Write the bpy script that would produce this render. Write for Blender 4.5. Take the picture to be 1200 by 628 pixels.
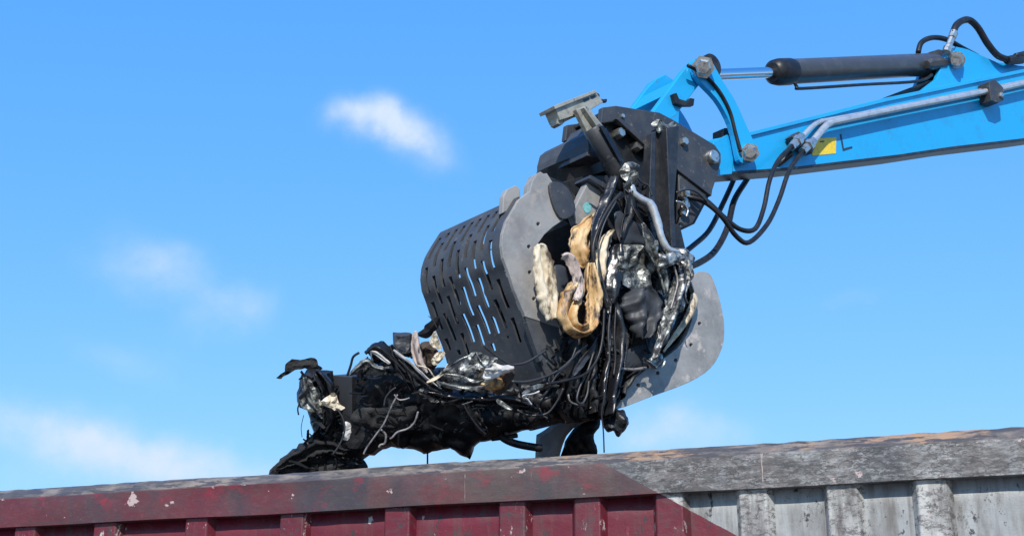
import bpy, math, random
from mathutils import Vector, noise, geometry
R = math.radians
random.seed(7)
for o in list(bpy.data.objects): bpy.data.objects.remove(o)
scn = bpy.context.scene
COL = scn.collection

# ------------------------------------------------------------------ camera
FPX = 1648.0; PITCH = R(18.0); EYE = Vector((0, 0, 1.5))
cam_d = bpy.data.cameras.new('camera'); cam = bpy.data.objects.new('camera', cam_d); COL.objects.link(cam)
cam.location = EYE; cam.rotation_euler = (R(90) + PITCH, 0, 0)
cam_d.sensor_width = 36; cam_d.lens = 36 * FPX / 1200; cam_d.clip_end = 5000
scn.camera = cam

# ------------------------------------------------------------------ light
SUN_AZ = math.atan2(-0.06, -1.0); SUN_EL = R(39)
to_sun = Vector((math.sin(SUN_AZ) * math.cos(SUN_EL), math.cos(SUN_AZ) * math.cos(SUN_EL), math.sin(SUN_EL)))
sd = bpy.data.lights.new('sun', 'SUN'); sd.energy = 3.6; sd.angle = R(0.53); sd.color = (1, .95, .88)
sun = bpy.data.objects.new('sun', sd); COL.objects.link(sun); sun.location = (0, 0, 30)
sun.rotation_euler = to_sun.to_track_quat('Z', 'Y').to_euler()

vs = scn.view_settings
scn.display_settings.display_device = 'sRGB'
vs.view_transform = 'Standard'; vs.look = 'None'; vs.exposure = 0.5; vs.gamma = 1.0; vs.use_curve_mapping = False

def ray(px, py):
    x = (px - 600) / FPX; y = (314 - py) / FPX
    return Vector((x, math.cos(PITCH) - y * math.sin(PITCH), math.sin(PITCH) + y * math.cos(PITCH)))

# ------------------------------------------------------------------ world: daylight sky with a few soft clouds
SKY_STRENGTH = 0.10
world = bpy.data.worlds.new('World'); scn.world = world; world.use_nodes = True
nt = world.node_tree; nt.nodes.clear()
def N(t, **kw):
    n = nt.nodes.new(t)
    for k, v in kw.items(): setattr(n, k, v)
    return n
def lk(a, b): nt.links.new(a, b)
sky = N('ShaderNodeTexSky', sky_type='NISHITA', sun_disc=False)
sky.sun_elevation = SUN_EL; sky.sun_rotation = SUN_AZ
sky.altitude = 300; sky.air_density = 1.0; sky.dust_density = 0.2; sky.ozone_density = 3.0
# the photograph's colour rendering of the sky: the same curve on the whole sky, channel by channel
sp_ = N('ShaderNodeSeparateColor'); lk(sky.outputs[0], sp_.inputs[0]); cb_ = N('ShaderNodeCombineColor')
for i, (gain, ref, pw) in enumerate(((.78, 1.02, 1.0), (2.88, 1.78, .53), (7.2, 3.37, .15))):
    a_ = N('ShaderNodeMath', operation='DIVIDE'); lk(sp_.outputs[i], a_.inputs[0]); a_.inputs[1].default_value = ref
    b_ = N('ShaderNodeMath', operation='POWER'); lk(a_.outputs[0], b_.inputs[0]); b_.inputs[1].default_value = pw
    c_ = N('ShaderNodeMath', operation='MULTIPLY'); lk(b_.outputs[0], c_.inputs[0]); c_.inputs[1].default_value = gain
    lk(c_.outputs[0], cb_.inputs[i])
tc = N('ShaderNodeTexCoord')
def vmath(op, a, b=None, val=None):
    n = N('ShaderNodeVectorMath', operation=op); lk(a, n.inputs[0])
    if b is not None: lk(b, n.inputs[1])
    if val is not None: n.inputs[1].default_value = val
    return n
def fmath(op, a, b=None, val=None, clamp=False):
    n = N('ShaderNodeMath', operation=op); n.use_clamp = clamp; lk(a, n.inputs[0])
    if b is not None: lk(b, n.inputs[1])
    if val is not None: n.inputs[1].default_value = val
    return n.outputs[0]
direction = tc.outputs['Generated']
nz = N('ShaderNodeTexNoise'); nz.inputs['Scale'].default_value = 16; nz.inputs['Detail'].default_value = 6; nz.inputs['Roughness'].default_value = .55
lk(direction, nz.inputs['Vector'])
sub = vmath('SUBTRACT', nz.outputs['Color'], val=(.5, .5, .5))
scl = N('ShaderNodeVectorMath', operation='SCALE'); lk(sub.outputs[0], scl.inputs[0]); scl.inputs['Scale'].default_value = .038
dd = vmath('ADD', direction, scl.outputs[0]).outputs[0]
# cloud puffs: where they stand in the sky (azimuth / elevation from the place), half sizes in degrees, tilt, density
def azel(px, py):
    d = ray(px, py).normalized()
    return d
PUFFS = [(405, 143, 1.15, .8, 0, .60), (440, 150, 1.1, .8, -20, .55), (470, 142, 1.3, .95, -10, .75), (484, 168, 1.5, 1.0, -30, .75), (515, 172, 1.2, 1.0, -40, .50),
         (160, 305, 2.5, 1.5, 0, .40), (195, 335, 2.4, 1.5, -30, .30), (265, 372, 2.2, 1.4, 10, .38), (290, 352, 1.2, .9, 30, .24), (215, 300, 1.2, .9, 0, .24),
         (140, 420, 3.4, .85, -16, .36), (60, 505, 6.0, 1.25, -11, .75), (210, 545, 5.4, 1.1, -10, .80), (90, 560, 6.0, 1.0, 0, .30),
         (770, 510, 2.6, 1.25, 0, .85), (850, 500, 2.2, .6, -10, .30), (995, 356, 1.8, .7, 6, .34), (870, 322, 2.2, .5, -8, .20), (470, 540, 3.4, .9, 0, .55), (840, 455, 4.5, .8, -10, .12)]
# the same kind of cloud elsewhere round the horizon and overhead
rr = random.Random(3)
dirs = []
for (px, py, a, b, tilt, den) in PUFFS: dirs.append((azel(px, py), a, b, tilt, den))
for i in range(14):
    az = R(rr.uniform(35, 325)); el = R(rr.uniform(4, 40))
    dirs.append((Vector((math.sin(az) * math.cos(el), math.cos(az) * math.cos(el), math.sin(el))), rr.uniform(3, 8), rr.uniform(1, 2.2), rr.uniform(-20, 10), rr.uniform(.3, .8)))
cur = None
for d, a, b, tilt, den in dirs:
    u = Vector((d.y, -d.x, 0)).normalized(); v = u.cross(d).normalized()
    t = R(tilt); u2 = u * math.cos(t) + v * math.sin(t); v2 = v * math.cos(t) - u * math.sin(t)
    pa = vmath('DOT_PRODUCT', dd, val=u2 / math.sin(R(a))).outputs['Value']
    pb = vmath('DOT_PRODUCT', dd, val=v2 / math.sin(R(b))).outputs['Value']
    s = fmath('ADD', fmath('MULTIPLY', pa, pa), fmath('MULTIPLY', pb, pb))
    e = fmath('POWER', N('ShaderNodeValue').outputs[0], s)                    # exp falloff
    e.node.inputs[0].default_value = .36
    nt.links.remove(e.node.inputs[0].links[0])
    f = fmath('GREATER_THAN', vmath('DOT_PRODUCT', dd, val=d).outputs['Value'], val=0.)
    m = fmath('MULTIPLY', fmath('MULTIPLY', e, f), val=den)
    cur = m if cur is None else fmath('ADD', cur, m)
nz2 = N('ShaderNodeTexNoise'); nz2.inputs['Scale'].default_value = 22; nz2.inputs['Detail'].default_value = 8; nz2.inputs['Roughness'].default_value = .6
lk(direction, nz2.inputs['Vector'])
wisp = N('ShaderNodeMapRange'); wisp.inputs['From Min'].default_value = .3; wisp.inputs['From Max'].default_value = .7
wisp.inputs['To Min'].default_value = .55; wisp.inputs['To Max'].default_value = 1.2; lk(nz2.outputs[0], wisp.inputs['Value'])
dens = fmath('MULTIPLY', cur, wisp.outputs[0])
sm = N('ShaderNodeMapRange'); sm.interpolation_type = 'SMOOTHSTEP'
sm.inputs['From Min'].default_value = .06; sm.inputs['From Max'].default_value = 1.45; sm.inputs['To Max'].default_value = 1.0
lk(dens, sm.inputs['Value'])
mix = N('ShaderNodeMix', data_type='RGBA'); lk(sm.outputs[0], mix.inputs['Factor'])
lk(cb_.outputs[0], mix.inputs['A']); mix.inputs['B'].default_value = (5.0, 5.9, 7.2, 1)
bg = N('ShaderNodeBackground'); bg.inputs['Strength'].default_value = SKY_STRENGTH
lk(mix.outputs['Result'], bg.inputs['Color'])
wo = N('ShaderNodeOutputWorld'); lk(bg.outputs[0], wo.inputs['Surface'])

# ------------------------------------------------------------------ frame of the machine: D along the arm, L across it (away), Z up
ANG = R(38)
L = Vector((-math.sin(ANG), math.cos(ANG), 0)); D = Vector((math.cos(ANG), math.sin(ANG), 0)); Z = Vector((0, 0, 1))
FWD = Vector((0, math.cos(PITCH), math.sin(PITCH)))
REF = EYE + ray(700, 300) * 7.2
def P(px, py, k=0.0):                       # point of the machine's side plane, k metres across from the near shell plates
    r = ray(px, py); t = ((REF - EYE).dot(L) + k) / r.dot(L)
    return EYE + r * t
def Q(px, py, d):                           # point at distance d in front of the eye
    return EYE + ray(px, py) * d
def S(px, py, w):                           # w = ('k', k) or ('d', d)
    return P(px, py, w[1]) if w[0] == 'k' else Q(px, py, w[1])

# ------------------------------------------------------------------ materials
def material(name, base, rough=.5, metal=0., second=None, scale=8., lo=.45, hi=.6, bump=0., bscale=60., third=None, tscale=30., tlo=.62, thi=.68, rough2=None, stretch=None, coat=0., detail=8, spec=.5):
    m = bpy.data.materials.new(name); m.use_nodes = True
    t = m.node_tree; b = t.nodes['Principled BSDF']
    b.inputs['Base Color'].default_value = (*base, 1); b.inputs['Roughness'].default_value = rough; b.inputs['Metallic'].default_value = metal
    b.inputs['Specular IOR Level'].default_value = spec
    b.inputs['Coat Weight'].default_value = coat; b.inputs['Coat Roughness'].default_value = .12
    co = t.nodes.new('ShaderNodeTexCoord'); vec = co.outputs['Object']
    if stretch:
        mp = t.nodes.new('ShaderNodeMapping'); mp.inputs['Scale'].default_value = stretch; t.links.new(vec, mp.inputs['Vector']); vec = mp.outputs[0]
    col = None; fac = None
    def layer(prev, c2, sc, a, z_, seed):
        n = t.nodes.new('ShaderNodeTexNoise'); n.inputs['Scale'].default_value = sc; n.inputs['Detail'].default_value = detail; n.inputs['Roughness'].default_value = .65
        ad = t.nodes.new('ShaderNodeVectorMath'); ad.operation = 'ADD'; ad.inputs[1].default_value = (seed, seed * 1.7, -seed); t.links.new(vec, ad.inputs[0]); t.links.new(ad.outputs[0], n.inputs['Vector'])
        r = t.nodes.new('ShaderNodeMapRange'); r.inputs['From Min'].default_value = a; r.inputs['From Max'].default_value = z_; t.links.new(n.outputs[0], r.inputs['Value'])
        mx = t.nodes.new('ShaderNodeMix'); mx.data_type = 'RGBA'; t.links.new(r.outputs[0], mx.inputs['Factor'])
        if prev is None: mx.inputs['A'].default_value = (*base, 1)
        else: t.links.new(prev, mx.inputs['A'])
        mx.inputs['B'].default_value = (*c2, 1)
        return mx.outputs['Result'], r.outputs[0]
    if second: col, fac = layer(None, second, scale, lo, hi, 0.)
    if third: col, f3 = layer(col, third, tscale, tlo, thi, 5.3)
    if col: t.links.new(col, b.inputs['Base Color'])
    if fac is not None and rough2 is not None:
        r = t.nodes.new('ShaderNodeMapRange'); r.inputs['To Min'].default_value = rough; r.inputs['To Max'].default_value = rough2
        t.links.new(fac, r.inputs['Value']); t.links.new(r.outputs[0], b.inputs['Roughness'])
    if bump:
        n = t.nodes.new('ShaderNodeTexNoise'); n.inputs['Scale'].default_value = bscale; n.inputs['Detail'].default_value = 6; t.links.new(vec, n.inputs['Vector'])
        bp = t.nodes.new('ShaderNodeBump'); bp.inputs['Strength'].default_value = bump; bp.inputs['Distance'].default_value = .01
        t.links.new(n.outputs[0], bp.inputs['Height']); t.links.new(bp.outputs[0], b.inputs['Normal'])
    return m
M = {}
M['blue'] = material('blue_paint', (.014, .34, .68), .32, second=(.02, .27, .52), scale=5, lo=.5, hi=.75, bump=.06, bscale=30, third=(.10, .19, .26), tscale=26, tlo=.61, thi=.72, coat=.4, rough2=.5)
M['black_steel'] = material('black_painted_steel', (.036, .038, .042), .42, second=(.06, .06, .062), scale=9, lo=.45, hi=.7, bump=.12, bscale=45, third=(.17, .16, .15), tscale=30, tlo=.59, thi=.74, rough2=.6)
M['dark_steel'] = material('dark_steel', (.012, .013, .015), .45, second=(.026, .026, .026), scale=12, bump=.1, third=(.14, .13, .12), tscale=50, tlo=.68, thi=.75, spec=0.35)
M['plate'] = material('worn_grey_steel_plate', (.30, .29, .272), .5, .0, second=(.20, .196, .188), scale=7, lo=.42, hi=.66, bump=.12, bscale=60, third=(.36, .31, .27), tscale=16, tlo=.55, thi=.72, rough2=.62)
M['plate_scraped'] = material('scraped_steel_plate', (.34, .33, .31), .45, .1, second=(.22, .22, .21), scale=6, lo=.40, hi=.62, bump=.2, bscale=40, third=(.52, .45, .39), tscale=9, tlo=.56, thi=.64, rough2=.6)
M['drum'] = material('dark_slotted_steel', (.052, .055, .060), .5, .1, second=(.080, .081, .083), scale=7, lo=.42, hi=.66, bump=.1, bscale=70, third=(.15, .14, .13), tscale=26, tlo=.60, thi=.72, rough2=.62, spec=0.4)
M['chrome'] = material('chrome', (.75, .76, .77), .12, 1.0)
M['zinc'] = material('zinc_steel', (.62, .60, .54), .32, .9, second=(.30, .28, .25), scale=40, lo=.5, hi=.65, bump=.1)
M['pipe'] = material('painted_pipe', (.66, .65, .62), .22, .6, second=(.50, .50, .49), scale=12)
M['barrel'] = material('cylinder_grey', (.060, .062, .066), .38, .2, second=(.09, .09, .09), scale=12, lo=.5, hi=.7, bump=.05, coat=.2)
M['rubber'] = material('black_rubber', (.011, .011, .012), .42, second=(.022, .021, .021), scale=18, bump=.08, bscale=120, spec=0.35)
M['yellow'] = material('yellow_sticker', (.80, .58, .03), .45, second=(.70, .48, .03), scale=40, bump=.02)
M['ink'] = material('dark_marker', (.02, .03, .05), .5, second=(.03, .04, .06), scale=60)
M['teal'] = material('teal_paint_mark', (.12, .42, .42), .4, second=(.25, .5, .5), scale=60, bump=.05)
M['beige'] = material('beige_coated_profile', (.36, .35, .29), .42, .15, second=(.24, .235, .20), scale=14, bump=.15, bscale=50, third=(.10, .10, .095), tscale=26, tlo=.60, thi=.68, rough2=.6)
M['foil'] = material('crumpled_silver_foil', (.46, .47, .44), .42, .7, second=(.045, .045, .045), scale=18, lo=.40, hi=.54, bump=.5, bscale=60, rough2=.55)
M['foil_dark'] = material('tarnished_foil', (.30, .31, .28), .42, .55, second=(.035, .036, .036), scale=18, lo=.40, hi=.56, bump=.4, bscale=60, rough2=.5)
M['plastic'] = material('black_plastic', (.009, .0095, .011), .42, second=(.020, .020, .021), scale=9, lo=.45, hi=.68, bump=.25, bscale=38, third=(.06, .057, .053), tscale=22, tlo=.68, thi=.78, rough2=.55, spec=0.28)
M['film'] = material('glossy_black_film', (.008, .008, .010), .22, second=(.018, .018, .02), scale=8, bump=.3, bscale=24, rough2=.4)
M['felt'] = material('dusty_black_felt', (.016, .016, .017), .85, second=(.042, .041, .039), scale=12, lo=.42, hi=.66, bump=.5, bscale=90, spec=0.2)
M['grey_panel'] = material('charcoal_panel', (.038, .041, .046), .5, second=(.026, .028, .031), scale=6, bump=.06, spec=0.35)
M['tan'] = material('tan_leather', (.60, .41, .20), .5, second=(.42, .22, .07), scale=12, lo=.42, hi=.58, bump=.5, bscale=40, third=(.06, .035, .02), tscale=17, tlo=.52, thi=.62, stretch=(1, 1, .35))
M['cream'] = material('cream_torn_lining', (.66, .57, .42), .6, second=(.44, .33, .18), scale=11, lo=.44, hi=.62, bump=.35, bscale=50, third=(.10, .065, .035), tscale=17, tlo=.52, thi=.62, stretch=(1, 1, .35))
M['pinkish'] = material('pale_pink_lining', (.52, .42, .36), .6, second=(.30, .23, .21), scale=16, bump=.5, bscale=50, third=(.06, .045, .045), tscale=26, tlo=.53, thi=.61, stretch=(1, 1, .35))
M['brown'] = material('dark_brown_foam', (.045, .028, .020), .8, second=(.07, .045, .03), scale=20, bump=.4)
M['white_rag'] = material('dirty_white_sheet', (.55, .54, .52), .5, second=(.28, .27, .26), scale=16, lo=.45, hi=.65, bump=.3, bscale=40)
M['wire'] = material('grey_wire', (.045, .045, .048), .45, .2, second=(.03, .03, .03), scale=30)
M['wire_light'] = material('bare_light_wire', (.26, .24, .23), .45, .3, second=(.10, .09, .09), scale=30)
M['black_and_shade'] = material('black_paint_and_shade', (.015, .017, .022), .45, second=(.03, .032, .035), scale=14, bump=.1)  # black of the post; also stands in for shade under the stick
M['yard'] = material('gravel_yard', (.15, .145, .13), .9, second=(.10, .095, .09), scale=.6, bump=.5, bscale=20, third=(.19, .18, .17), tscale=12, tlo=.5, thi=.6)
M['glass'] = material('cab_glass', (.03, .04, .045), .08, second=(.04, .05, .055), scale=3)

# ------------------------------------------------------------------ builders
def link(o, parent=None, label=None, cat=None, group=None, kind=None):
    COL.objects.link(o)
    if parent is not None:
        o.parent = parent
    if label: o['label'] = label
    if cat: o['category'] = cat
    if group: o['group'] = group
    if kind: o['kind'] = kind
    return o
def origin_of(parent):
    v = Vector((0, 0, 0))
    while parent is not None:
        v += parent.location; parent = parent.parent
    return v
def mesh_obj(name, verts, faces, mat, parent=None, smooth=False, bevel=0., solid=0., label=None, cat=None, group=None, kind=None, auto=None, at=None):
    """verts in world coordinates; a child keeps its thing's origin, a thing of one mesh gets its origin at its base"""
    if at is not None: org = at
    elif parent is None:
        lo = [min(v[i] for v in verts) for i in range(3)]; hi = [max(v[i] for v in verts) for i in range(3)]
        org = Vector(((lo[0] + hi[0]) / 2, (lo[1] + hi[1]) / 2, lo[2]))
    else: org = origin_of(parent)
    me = bpy.data.meshes.new(name)
    me.from_pydata([tuple(Vector(v) - org) for v in verts], [], faces); me.validate(); me.update()
    me.materials.append(M[mat] if isinstance(mat, str) else mat)
    if smooth:
        for p in me.polygons: p.use_smooth = True
    o = bpy.data.objects.new(name, me)
    if parent is None: o.location = org
    link(o, parent, label, cat, group, kind)
    if solid:
        md = o.modifiers.new('thickness', 'SOLIDIFY'); md.thickness = solid; md.offset = 0
    if bevel:
        md = o.modifiers.new('bevel', 'BEVEL'); md.width = bevel; md.segments = 2; md.limit_method = 'ANGLE'; md.angle_limit = R(35)
    return o
def thing(name, loc, label, cat, group=None):
    o = bpy.data.objects.new(name, None); o.location = loc; o.empty_display_size = .1
    return link(o, None, label, cat, group)

def inside(p, poly):
    x, y = p; c = False; j = len(poly) - 1
    for i in range(len(poly)):
        xi, yi = poly[i]; xj, yj = poly[j]
        if (yi > y) != (yj > y) and x < (xj - xi) * (y - yi) / (yj - yi) + xi: c = not c
        j = i
    return c
def cdt(outer, holes=(), interior=()):
    pts = []; edges = []
    for lp in [outer, *holes]:
        s = len(pts); pts += [Vector(p) for p in lp]; n = len(lp)
        edges += [(s + i, s + (i + 1) % n) for i in range(n)]
    nb = len(pts)
    pts += [Vector(p) for p in interior]
    ov, oe, of, _, _, _ = geometry.delaunay_2d_cdt(pts, edges, [], 0, 1e-5)
    keep = []
    for f in of:
        c = sum((ov[i] for i in f), Vector((0, 0))) / len(f)
        if inside(c, outer) and not any(inside(c, h) for h in holes): keep.append(list(f))
    return ov, keep
def boundary(faces):
    cnt = {}
    for f in faces:
        for i in range(len(f)):
            e = (f[i], f[(i + 1) % len(f)]); cnt[e] = cnt.get(e, 0) + 1
    return [e for e in cnt if (e[1], e[0]) not in cnt]
def close_shell(front, back, faces):
    n = len(front); v = list(front) + list(back)
    F = [list(f) for f in faces] + [[i + n for i in reversed(f)] for f in faces]
    F += [[b, a, a + n, b + n] for a, b in boundary(faces)]
    return v, F
def circle(cx, cy, r, n=10): return [(cx + r * math.cos(2 * math.pi * i / n), cy + r * math.sin(2 * math.pi * i / n)) for i in range(n)]
def smooth_poly(pts, n=4, closed=True):
    out = []; m = len(pts)
    for i in range(m if closed else m - 1):
        p0, p1, p2, p3 = [Vector(pts[j % m] if closed else pts[max(0, min(m - 1, j))]) for j in (i - 1, i, i + 1, i + 2)]
        for q in range(n):
            t = q / n
            out.append(.5 * ((2 * p1) + (-p0 + p2) * t + (2 * p0 - 5 * p1 + 4 * p2 - p3) * t * t + (-p0 + 3 * p1 - 3 * p2 + p3) * t ** 3))
    if not closed: out.append(Vector(pts[-1]))
    return out
def plate(name, outer, k, th, mat, parent, holes=(), bevel=.004, shift=0., label=None, **kw):
    """a flat plate cut to an outline in the side plane k, th metres thick across the machine"""
    ov, fs = cdt([tuple(p) for p in outer], holes)
    fr = [P(p.x, p.y, k) + L * shift for p in ov]; bk = [p + L * th for p in fr]
    v, F = close_shell(fr, bk, fs)
    return mesh_obj(name, v, F, mat, parent, bevel=bevel, label=label, **kw)
def tube_mesh(pts, rad, seg=10, cap=True, wob=0.):
    pts = [Vector(p) for p in pts]; n = len(pts); v = []; F = []
    rads = rad if isinstance(rad, (list, tuple)) else [rad] * n
    up = Vector((.3, .2, .93)).normalized(); prev = None
    for i, p in enumerate(pts):
        t = (pts[min(i + 1, n - 1)] - pts[max(i - 1, 0)]).normalized()
        a = (up - t * up.dot(t)) if prev is None else (prev - t * prev.dot(t))
        if a.length < 1e-5: a = t.orthogonal()
        a.normalize(); prev = a; b = t.cross(a)
        for s in range(seg):
            g = 2 * math.pi * s / seg
            r = rads[min(len(rads) - 1, int(i * len(rads) / n))] if len(rads) != n else rads[i]
            if wob: r *= 1 + wob * noise.noise(p * 40 + Vector((s, 0, 0)))
            v.append(p + (a * math.cos(g) + b * math.sin(g)) * r)
    for i in range(n - 1):
        for s in range(seg):
            F.append([i * seg + s, i * seg + (s + 1) % seg, (i + 1) * seg + (s + 1) % seg, (i + 1) * seg + s])
    if cap: F.append(list(reversed(range(seg)))); F.append([(n - 1) * seg + s for s in range(seg)])
    return v, F
def tube(name, pts, rad, mat, parent=None, seg=10, sub=5, wob=0., **kw):
    pts = smooth_poly([Vector(p) for p in pts], sub, False) if sub > 1 else pts
    v, F = tube_mesh(pts, rad, seg, True, wob)
    return mesh_obj(name, v, F, mat, parent, smooth=True, **kw)
def lathe(name, a, b, prof, mat, parent, seg=28, **kw):
    """turned shape along a->b; prof = [(t along, radius m)]"""
    ax = (b - a).normalized(); s = ax.orthogonal().normalized(); w = ax.cross(s); v = []; F = []
    for t, r in prof:
        for i in range(seg):
            g = 2 * math.pi * i / seg; v.append(a + (b - a) * t + (s * math.cos(g) + w * math.sin(g)) * r)
    for j in range(len(prof) - 1):
        for i in range(seg): F.append([j * seg + i, j * seg + (i + 1) % seg, (j + 1) * seg + (i + 1) % seg, (j + 1) * seg + i])
    F.append(list(reversed(range(seg)))); F.append([(len(prof) - 1) * seg + i for i in range(seg)])
    o = mesh_obj(name, v, F, mat, parent, smooth=True, **kw)
    md = o.modifiers.new('edges', 'EDGE_SPLIT'); md.split_angle = R(40)
    return o
def disc(name, px, py, k, r, h, mat, parent, seg=20, **kw):
    c = P(px, py, k)
    return lathe(name, c + L * .004, c - L * h, [(0, r), (.75, r), (1, r * .82)], mat, parent, seg=seg, **kw)

def dist_seg(p, a, b):
    ab = b - a; t = max(0, min(1, (p - a).dot(ab) / max(ab.dot(ab), 1e-9))); return (p - (a + ab * t)).length
def lump(name, poly, w, mat, th=.02, amp=.02, freq=9., step=5., rag=1.5, edge=14., crease=1., smooth=False, seed=0., holes=(), stretch=(1, 1, 1), tilt=(0, 0), round_=True, lateral=.4, fold=None, **kw):
    """a torn, crumpled piece with thickness: outline at its own distance, swelling th metres each way, crumpled by amp"""
    rnd = random.Random(int(seed * 13) + len(poly))
    poly = smooth_poly(poly, 3) if round_ else [Vector(p) for p in poly]
    def dens(lp, rg):
        out = []
        for i in range(len(lp)):
            a, b = Vector(lp[i]), Vector(lp[(i + 1) % len(lp)]); n = max(1, int((b - a).length / step))
            for q in range(n):
                p = a + (b - a) * q / n
                d = noise.noise_vector(Vector((p.x * .13, p.y * .13, seed)))
                out.append((p.x + d.x * rg * 1.6 + rnd.uniform(-.35, .35) * rg, p.y + d.y * rg * 1.6 + rnd.uniform(-.35, .35) * rg))
        return out
    ob = dens(poly, rag); hb = [dens(smooth_poly(h, 3), rag * .5) for h in holes]
    xs = [p[0] for p in ob]; ys = [p[1] for p in ob]; segs = []
    for lp in [ob, *hb]: segs += [(Vector(lp[i]), Vector(lp[(i + 1) % len(lp)])) for i in range(len(lp))]
    inner = []; y = min(ys)
    while y < max(ys):
        x = min(xs)
        while x < max(xs):
            p = (x + rnd.uniform(-.35, .35) * step, y + rnd.uniform(-.35, .35) * step)
            if inside(p, ob) and not any(inside(p, h) for h in hb) and min(dist_seg(Vector(p), a, b) for a, b in segs) > step * .45: inner.append(p)
            x += step
        y += step * .87
    ov, fs = cdt(ob, hb, inner)
    NV = L if w[0] == 'k' else FWD
    cx = sum(xs) / len(xs); cy = sum(ys) / len(ys)
    fr = []; bk = []
    for p in ov:
        base = S(p.x, p.y, w) + NV * (tilt[0] * (p.x - cx) + tilt[1] * (p.y - cy)) * .0044
        d = min(dist_seg(p, a, b) for a, b in segs); t = min(1, d / edge)
        h = max(.0015, th * math.sqrt(max(0, 1 - (1 - t) ** 2)))
        q = Vector((base.x * stretch[0], base.y * stretch[1], base.z * stretch[2])) * freq + Vector((seed, seed * 2, 0))
        f1 = noise.voronoi(q)[0]; fac = (f1[1] - f1[0]) - .35
        n = amp * (noise.noise(q * .6) * 1.1 + .55 * noise.noise(q * 1.9) + crease * fac * .9)
        if fold:
            fx, fy, fa = fold; g1 = noise.noise(Vector((p.x * fx + 2.5 * noise.noise(Vector((p.x * .03, p.y * .03, seed))), p.y * fy, seed)))
            g2 = noise.noise(Vector((p.x * fx * 2.3, p.y * fy * 2, seed + 5)))
            n += fa * ((1 - 2.6 * abs(g1)) + .5 * g2)
        lat = noise.noise_vector(q * 1.3) * amp * lateral
        side = min(1, d / 6.)
        base = base + (lat - NV * lat.dot(NV)) * side
        n2 = n + amp * .5 * noise.noise(q * 1.2 + Vector((9, 9, 9))) if th > .03 else n
        fr.append(base - NV * (h + n)); bk.append(base + NV * (h - (n2 if th <= .03 else -abs(n2))))
    v, F = close_shell(fr, bk, fs)
    return mesh_obj(name, v, F, mat, kw.pop('parent', None), smooth=smooth, **kw)
def strip(name, pts, w, width, mat, twist=0., th=.002, seed=0., **kw):
    """a torn ribbon following pixels on a plane, width in metres"""
    c = smooth_poly([S(x, y, w) for x, y in pts], 6, False); NV = L if w[0] == 'k' else FWD
    v = []; F = []
    for i, p in enumerate(c):
        t = (c[min(i + 1, len(c) - 1)] - c[max(i - 1, 0)]).normalized(); b = NV.cross(t).normalized()
        g = twist * i / len(c) + seed; ww = width * (.75 + .5 * noise.noise(p * 9 + Vector((seed, 0, 0)))) * min(1, .35 + 3 * min(i, len(c) - 1 - i) / len(c))
        s = b * math.cos(g) + NV * math.sin(g); j = noise.noise_vector(p * 25) * width * .25; nn = s.cross(t)
        v += [p + s * ww + j, p + nn * ww * .35, p - s * ww + j]
    for i in range(len(c) - 1):
        a = i * 3
        F += [[a, a + 1, a + 4, a + 3], [a + 1, a + 2, a + 5, a + 4]]
    return mesh_obj(name, v, F, mat, solid=th * 2, **kw)

def band(name, pts, w, mat, amp=.02, folds=1.6, seed=0., across=11, th=.005, rag=.18, curl=.5, dz=(0, 0), **kw):
    """a torn strip of sheet hanging in long folds: pts = (x, y, half width) along its middle line"""
    c = smooth_poly([Vector(p) for p in pts], 7, False); n = len(c); NV = L if w[0] == 'k' else FWD; v = []; F = []
    for i, p in enumerate(c):
        t = c[min(i + 1, n - 1)] - c[max(i - 1, 0)]; t = Vector((t.x, t.y)).normalized(); b = Vector((-t.y, t.x)); a = i / (n - 1)
        for j in range(across):
            e = -1 + 2 * j / (across - 1)
            jag = 1 + rag * noise.noise(Vector((p.x * .16, p.y * .16, seed + (3 if e > 0 else 0)))) + .5 * rag * noise.noise(Vector((p.x * .5, p.y * .5, seed + (7 if e > 0 else 1))))
            endj = (noise.noise(Vector((e * 2.5, seed, 0))) * 5 if i in (0, n - 1) else 0) * min(1, p.z / 6)
            x = p.x + b.x * e * p.z * jag + t.x * endj; y = p.y + b.y * e * p.z * jag + t.y * endj
            ph = seed * 2.1 + 1.2 * noise.noise(Vector((a * 2.2, seed, 2)))
            h = math.sin(e * math.pi * folds + ph) * .6 + .7 * noise.noise(Vector((e * folds * 1.3, a * 1.6, seed + 11))) + curl * e * e
            h += .35 * noise.noise(Vector((e * 4, a * 7, seed + 17)))
            v.append(S(x, y, w) + NV * (amp * h * min(1, .3 + p.z / 9) + dz[0] + (dz[1] - dz[0]) * a))
    for i in range(n - 1):
        for j in range(across - 1): F.append([i * across + j, i * across + j + 1, (i + 1) * across + j + 1, (i + 1) * across + j])
    return mesh_obj(name, v, F, mat, smooth=True, solid=th, **kw)

# ================================================================== ground
g = 900.
mesh_obj('ground', [(-g, -g, 0), (g, -g, 0), (g, g, 0), (-g, g, 0)], [[0, 1, 2, 3]], 'yard', kind='structure', label='grey gravel yard under the container', at=Vector((0, 0, 0)))

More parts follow.
